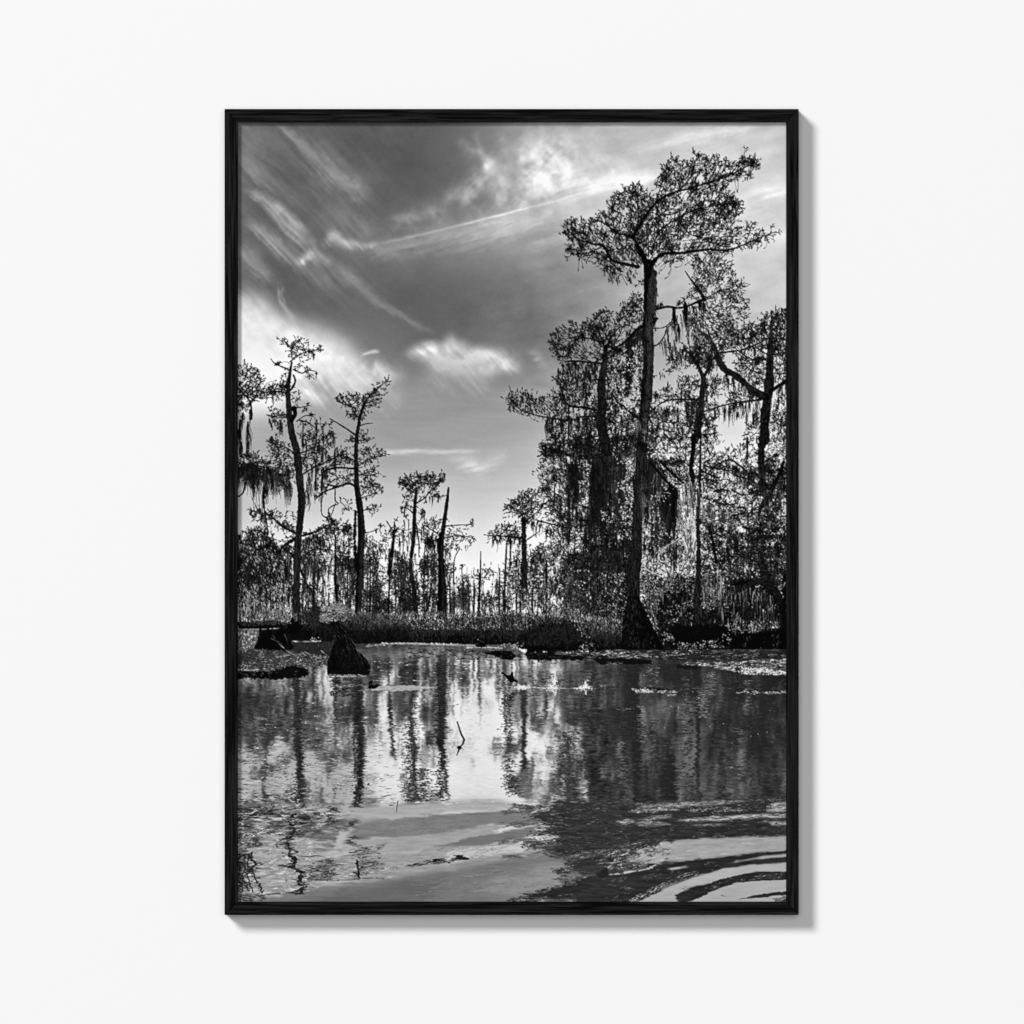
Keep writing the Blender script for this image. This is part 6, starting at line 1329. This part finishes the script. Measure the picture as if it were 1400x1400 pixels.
    # trunk reflections, crisp near the shore
    for x0, x1, y1 in ((402, 416, 1100), (484, 497, 1104), (597, 610, 1095)):
        n = 520; yv = rng.uniform(930, y1, n); xm = (x0 + x1) / 2 + np.interp(yv, [930, 1030, y1], [0, 1.5, 0]) + rng.normal(0, (x1 - x0) * .27, n); l = rng.uniform(2, 6.5, n)
        c.lines(xm - l / 2, yv, xm + l / 2, yv + rng.normal(0, .5, n), .42, .2, rng.uniform(28, 54, n))
    n = 300; yv = rng.uniform(905, 1010, n); xm = 603 + rng.normal(0, 4, n); c.lines(xm - 3, yv, xm + 3, yv, .5, .2, rng.uniform(34, 70, n))
    for x in (619, 631, 655, 648, 672, 680, 690, 700, 724):
        n = 40; yv = rng.uniform(902, 902 + rng.uniform(10, 38), n); c.lines(x + rng.normal(0, .6, n) - 1, yv, x + rng.normal(0, .6, n) + 1, yv, .4, .2, rng.uniform(60, 110, n))
    # small duck and its wake
    c.fill(Hh((1060, 852), (1180, 844), (1320, 846), (1420, 854), (1480, 862), (1420, 872), (1320, 880), (1150, 888), (1000, 884), (900, 885), (1000, 872)), 158, 1.6, 22); ripples(c, Hh((1040, 840), (1600, 832), (1600, 845), (1040, 850)), 1.6, (50, 100), (3, 12), (.2, .4)); ripples(c, Hh((960, 886), (1600, 886), (1500, 900), (980, 898)), 1.3, (60, 110), (3, 12), (.2, .4)); ripples(c, Hh((1060, 852), (1460, 856), (1460, 872), (1060, 884)), .6, (190, 215), (4, 14), (.2, .4))
    c.fill(Hh((985, 866), (990, 845), (988, 828), (996, 814), (1010, 812), (1016, 824), (1012, 838), (1030, 846), (1050, 835), (1072, 845), (1052, 862), (1030, 872), (1000, 872)), 8, .3, 2); c.limb(Hh((1003, 838), (1000, 848)), .8, .6, 160); c.limb(Hh((990, 880), (1010, 880)), .8, .6, 40)
    # bird running over the water
    c.fill(I((668, 757), (678, 750), (692, 754), (714, 770), (738, 770), (752, 744), (760, 746), (764, 776), (776, 800), (794, 808), (794, 828), (772, 818), (756, 826), (740, 824), (724, 808), (708, 786), (690, 766)), 6, .25, 2)
    c.limb(I((745, 822), (744, 846), (716, 850), (700, 842)), .9, .6, 22); c.limb(I((786, 820), (796, 862)), .9, .5, 16); c.limb(I((694, 822), (706, 845)), .6, .4, 60)
    ripples(c, I((672, 958), (730, 905), (790, 880), (808, 890), (776, 920), (770, 965), (745, 972), (735, 940)), 3.4, (26, 60), (1.5, 5), (.35, .6), -.1)
    ripples(c, I((790, 740), (1370, 740), (1370, 930), (800, 930)), 1.0, (44, 96), (2, 8), (.25, .5))
    for cx, cy, sx, sy, n in ((812, 860, 18, 12, 90), (845, 862, 22, 8, 60), (1050, 860, 26, 20, 130), (1065, 810, 16, 22, 70), (1072, 905, 10, 14, 30), (1288, 862, 32, 12, 110), (1296, 838, 12, 22, 50), (1300, 895, 6, 10, 14)):
        p = I((cx, cy))[0]; k = 260 / 1400; n = int(n * 1.7)
        c.dots(p[0] + rng.normal(0, sx * k * .8, n), p[1] + rng.normal(0, sy * k * .8, n), rng.uniform(.2, .8, n), rng.uniform(185, 250, n))
    for p, w in (((800, 866, 900, 862, 1000, 868), 1.2), ((1060, 866, 1200, 868, 1290, 866, 1370, 872), .9)):
        c.limb(I(*p), w, w, 200, .6)
    # broken stick standing in the water and its reflection
    c.limb(I((350, 1116), (362, 1150), (380, 1205), (402, 1246)), 1.6, 2.4, 14); c.limb(I((402, 1246), (392, 1275), (372, 1300)), 2.2, 1.8, 24); c.fill(I((347, 1298), (362, 1290), (385, 1304), (372, 1318), (350, 1312)), 22, .4, 4); c.limb(I((366, 1312), (358, 1335), (348, 1362)), 2, 1.0, 30, .3)
    c.limb(I((358, 985), (330, 996), (312, 1020), (316, 1046), (330, 1064)), .7, .6, 70); c.limb(K((1205, 620), (1200, 660), (1194, 700)), .9, .8, 50); c.limb(K((1205, 622), (1225, 616)), .6, .5, 60); c.limb(K((1100, 586), (1155, 578)), .9, .6, 60); c.fill(K((980, 492), (996, 488), (992, 504), (978, 506)), 40, .4); c.limb(K((1145, 652), (1168, 654)), 1, .8, 60)


def paint_print(sky):
    c = paint_above(sky)
    paint_water(c)
    paint_details(c)
    img = c.a.reshape(H, SS, W, SS).mean((1, 3)).astype(F32)
    img = img + (img - blur(img, 1.2)) * .24                       # the crisp edges of a sharpened print
    img = img + (img - blur(img, 14)) * .16
    img = np.clip(img, 0, 255)
    g = np.interp(np.arange(H) + Y0, [870, 900], [1.12, 1.0])[:, None]
    img = np.where(img < 120, 120 * (img / 120) ** g, img)       # deep blacks of the printing ink
    img = np.clip(img, 4, 250)
    return img


def cubic(img, x, y):
    """Catmull-Rom sampling, keeps fine strokes crisp"""
    h, w = img.shape
    xi = np.floor(x).astype(int); yi = np.floor(y).astype(int)
    fx = (x - xi); fy = (y - yi)

    def wt(f):
        return (-.5 * f + f * f - .5 * f ** 3, 1 - 2.5 * f * f + 1.5 * f ** 3, .5 * f + 2 * f * f - 1.5 * f ** 3, -.5 * f * f + .5 * f ** 3)
    wx, wy = wt(fx), wt(fy)
    out = np.zeros(x.shape)
    for j in range(4):
        yy = np.clip(yi + j - 1, 0, h - 1)
        row = np.zeros(x.shape)
        for i in range(4):
            row += wx[i] * img[yy, np.clip(xi + i - 1, 0, w - 1)]
        out += wy[j] * row
    return out


# ---------------------------------------------------------------------------
# THE PRINT: one flat sheet on a backing board, its ink stored point by point
# ---------------------------------------------------------------------------
ink = paint_print(paint_sky())
RES_W, RES_H = 1134, 1602
gx = np.linspace(0, W - 1.02, RES_W); gy = np.linspace(0, H - 1.02, RES_H)
GX, GY = np.meshgrid(gx, gy)
tone = cubic(ink, GX, GY).clip(3, 251) / 255.0
lin = np.where(tone <= 0.04045, tone / 12.92, ((tone + 0.055) / 1.055) ** 2.4)
lin = np.clip(lin * (WALL_ALBEDO / 0.925), 0, 1).astype(np.float32)

PY = -(DEPTH - RECESS)
px = GX + 0.5 + X0; py = GY + 0.5 + Y0
co = np.empty((RES_H, RES_W, 3), np.float32)
co[..., 0] = (px - 700.0) * PXM - ORG.x
co[..., 1] = PY - ORG.y
co[..., 2] = (700.0 - py) * PXM - ORG.z
nf = RES_W * RES_H
# the back corners close the sheet to a thin board
back = co[[0, 0, -1, -1], [0, -1, -1, 0]].copy(); back[:, 1] += 0.002
verts = np.vstack([co.reshape(-1, 3), back])
idx = np.arange(nf).reshape(RES_H, RES_W)
quads = np.stack([idx[:-1, :-1], idx[1:, :-1], idx[1:, 1:], idx[:-1, 1:]], -1).reshape(-1, 4)
edge = [list(idx[0, :]) + [nf + 1, nf], list(idx[::-1, 0]) + [nf, nf + 3], list(idx[-1, ::-1]) + [nf + 3, nf + 2], list(idx[:, -1]) + [nf + 2, nf + 1], [nf, nf + 1, nf + 2, nf + 3]]
loops = np.concatenate([quads.ravel()] + [np.array(e) for e in edge]).astype(np.int32)
tot = np.concatenate([np.full(len(quads), 4), [len(e) for e in edge]]).astype(np.int32)
start = (np.cumsum(tot) - tot).astype(np.int32)
me = bpy.data.meshes.new("photograph")
me.vertices.add(len(verts)); me.vertices.foreach_set("co", verts.ravel())
me.loops.add(len(loops)); me.loops.foreach_set("vertex_index", loops)
me.polygons.add(len(tot)); me.polygons.foreach_set("loop_start", start)
try:
    me.polygons.foreach_set("loop_total", tot)
except Exception:
    pass
me.update(calc_edges=True)
attr = me.attributes.new("ink", 'FLOAT_COLOR', 'POINT')
col = np.ones((len(verts), 4), np.float32)
col[:nf, 0] = lin.ravel(); col[:nf, 1] = lin.ravel(); col[:nf, 2] = lin.ravel()
col[nf:, :3] = 0.7
attr.data.foreach_set("color", col.ravel())

m_print, nt, bs = mat("matte_photo_paper")
at_n = nt.nodes.new("ShaderNodeAttribute"); at_n.attribute_name = "ink"; at_n.attribute_type = 'GEOMETRY'
nt.links.new(at_n.outputs["Color"], bs.inputs["Base Color"])
bs.inputs["Roughness"].default_value = 0.8
bs.inputs["Specular IOR Level"].default_value = 0.02
me.materials.append(m_print)
photo = link(bpy.data.objects.new("photograph", me), frame)
photo["label"] = "black and white photograph of moss-hung cypress trees mirrored in swamp water"
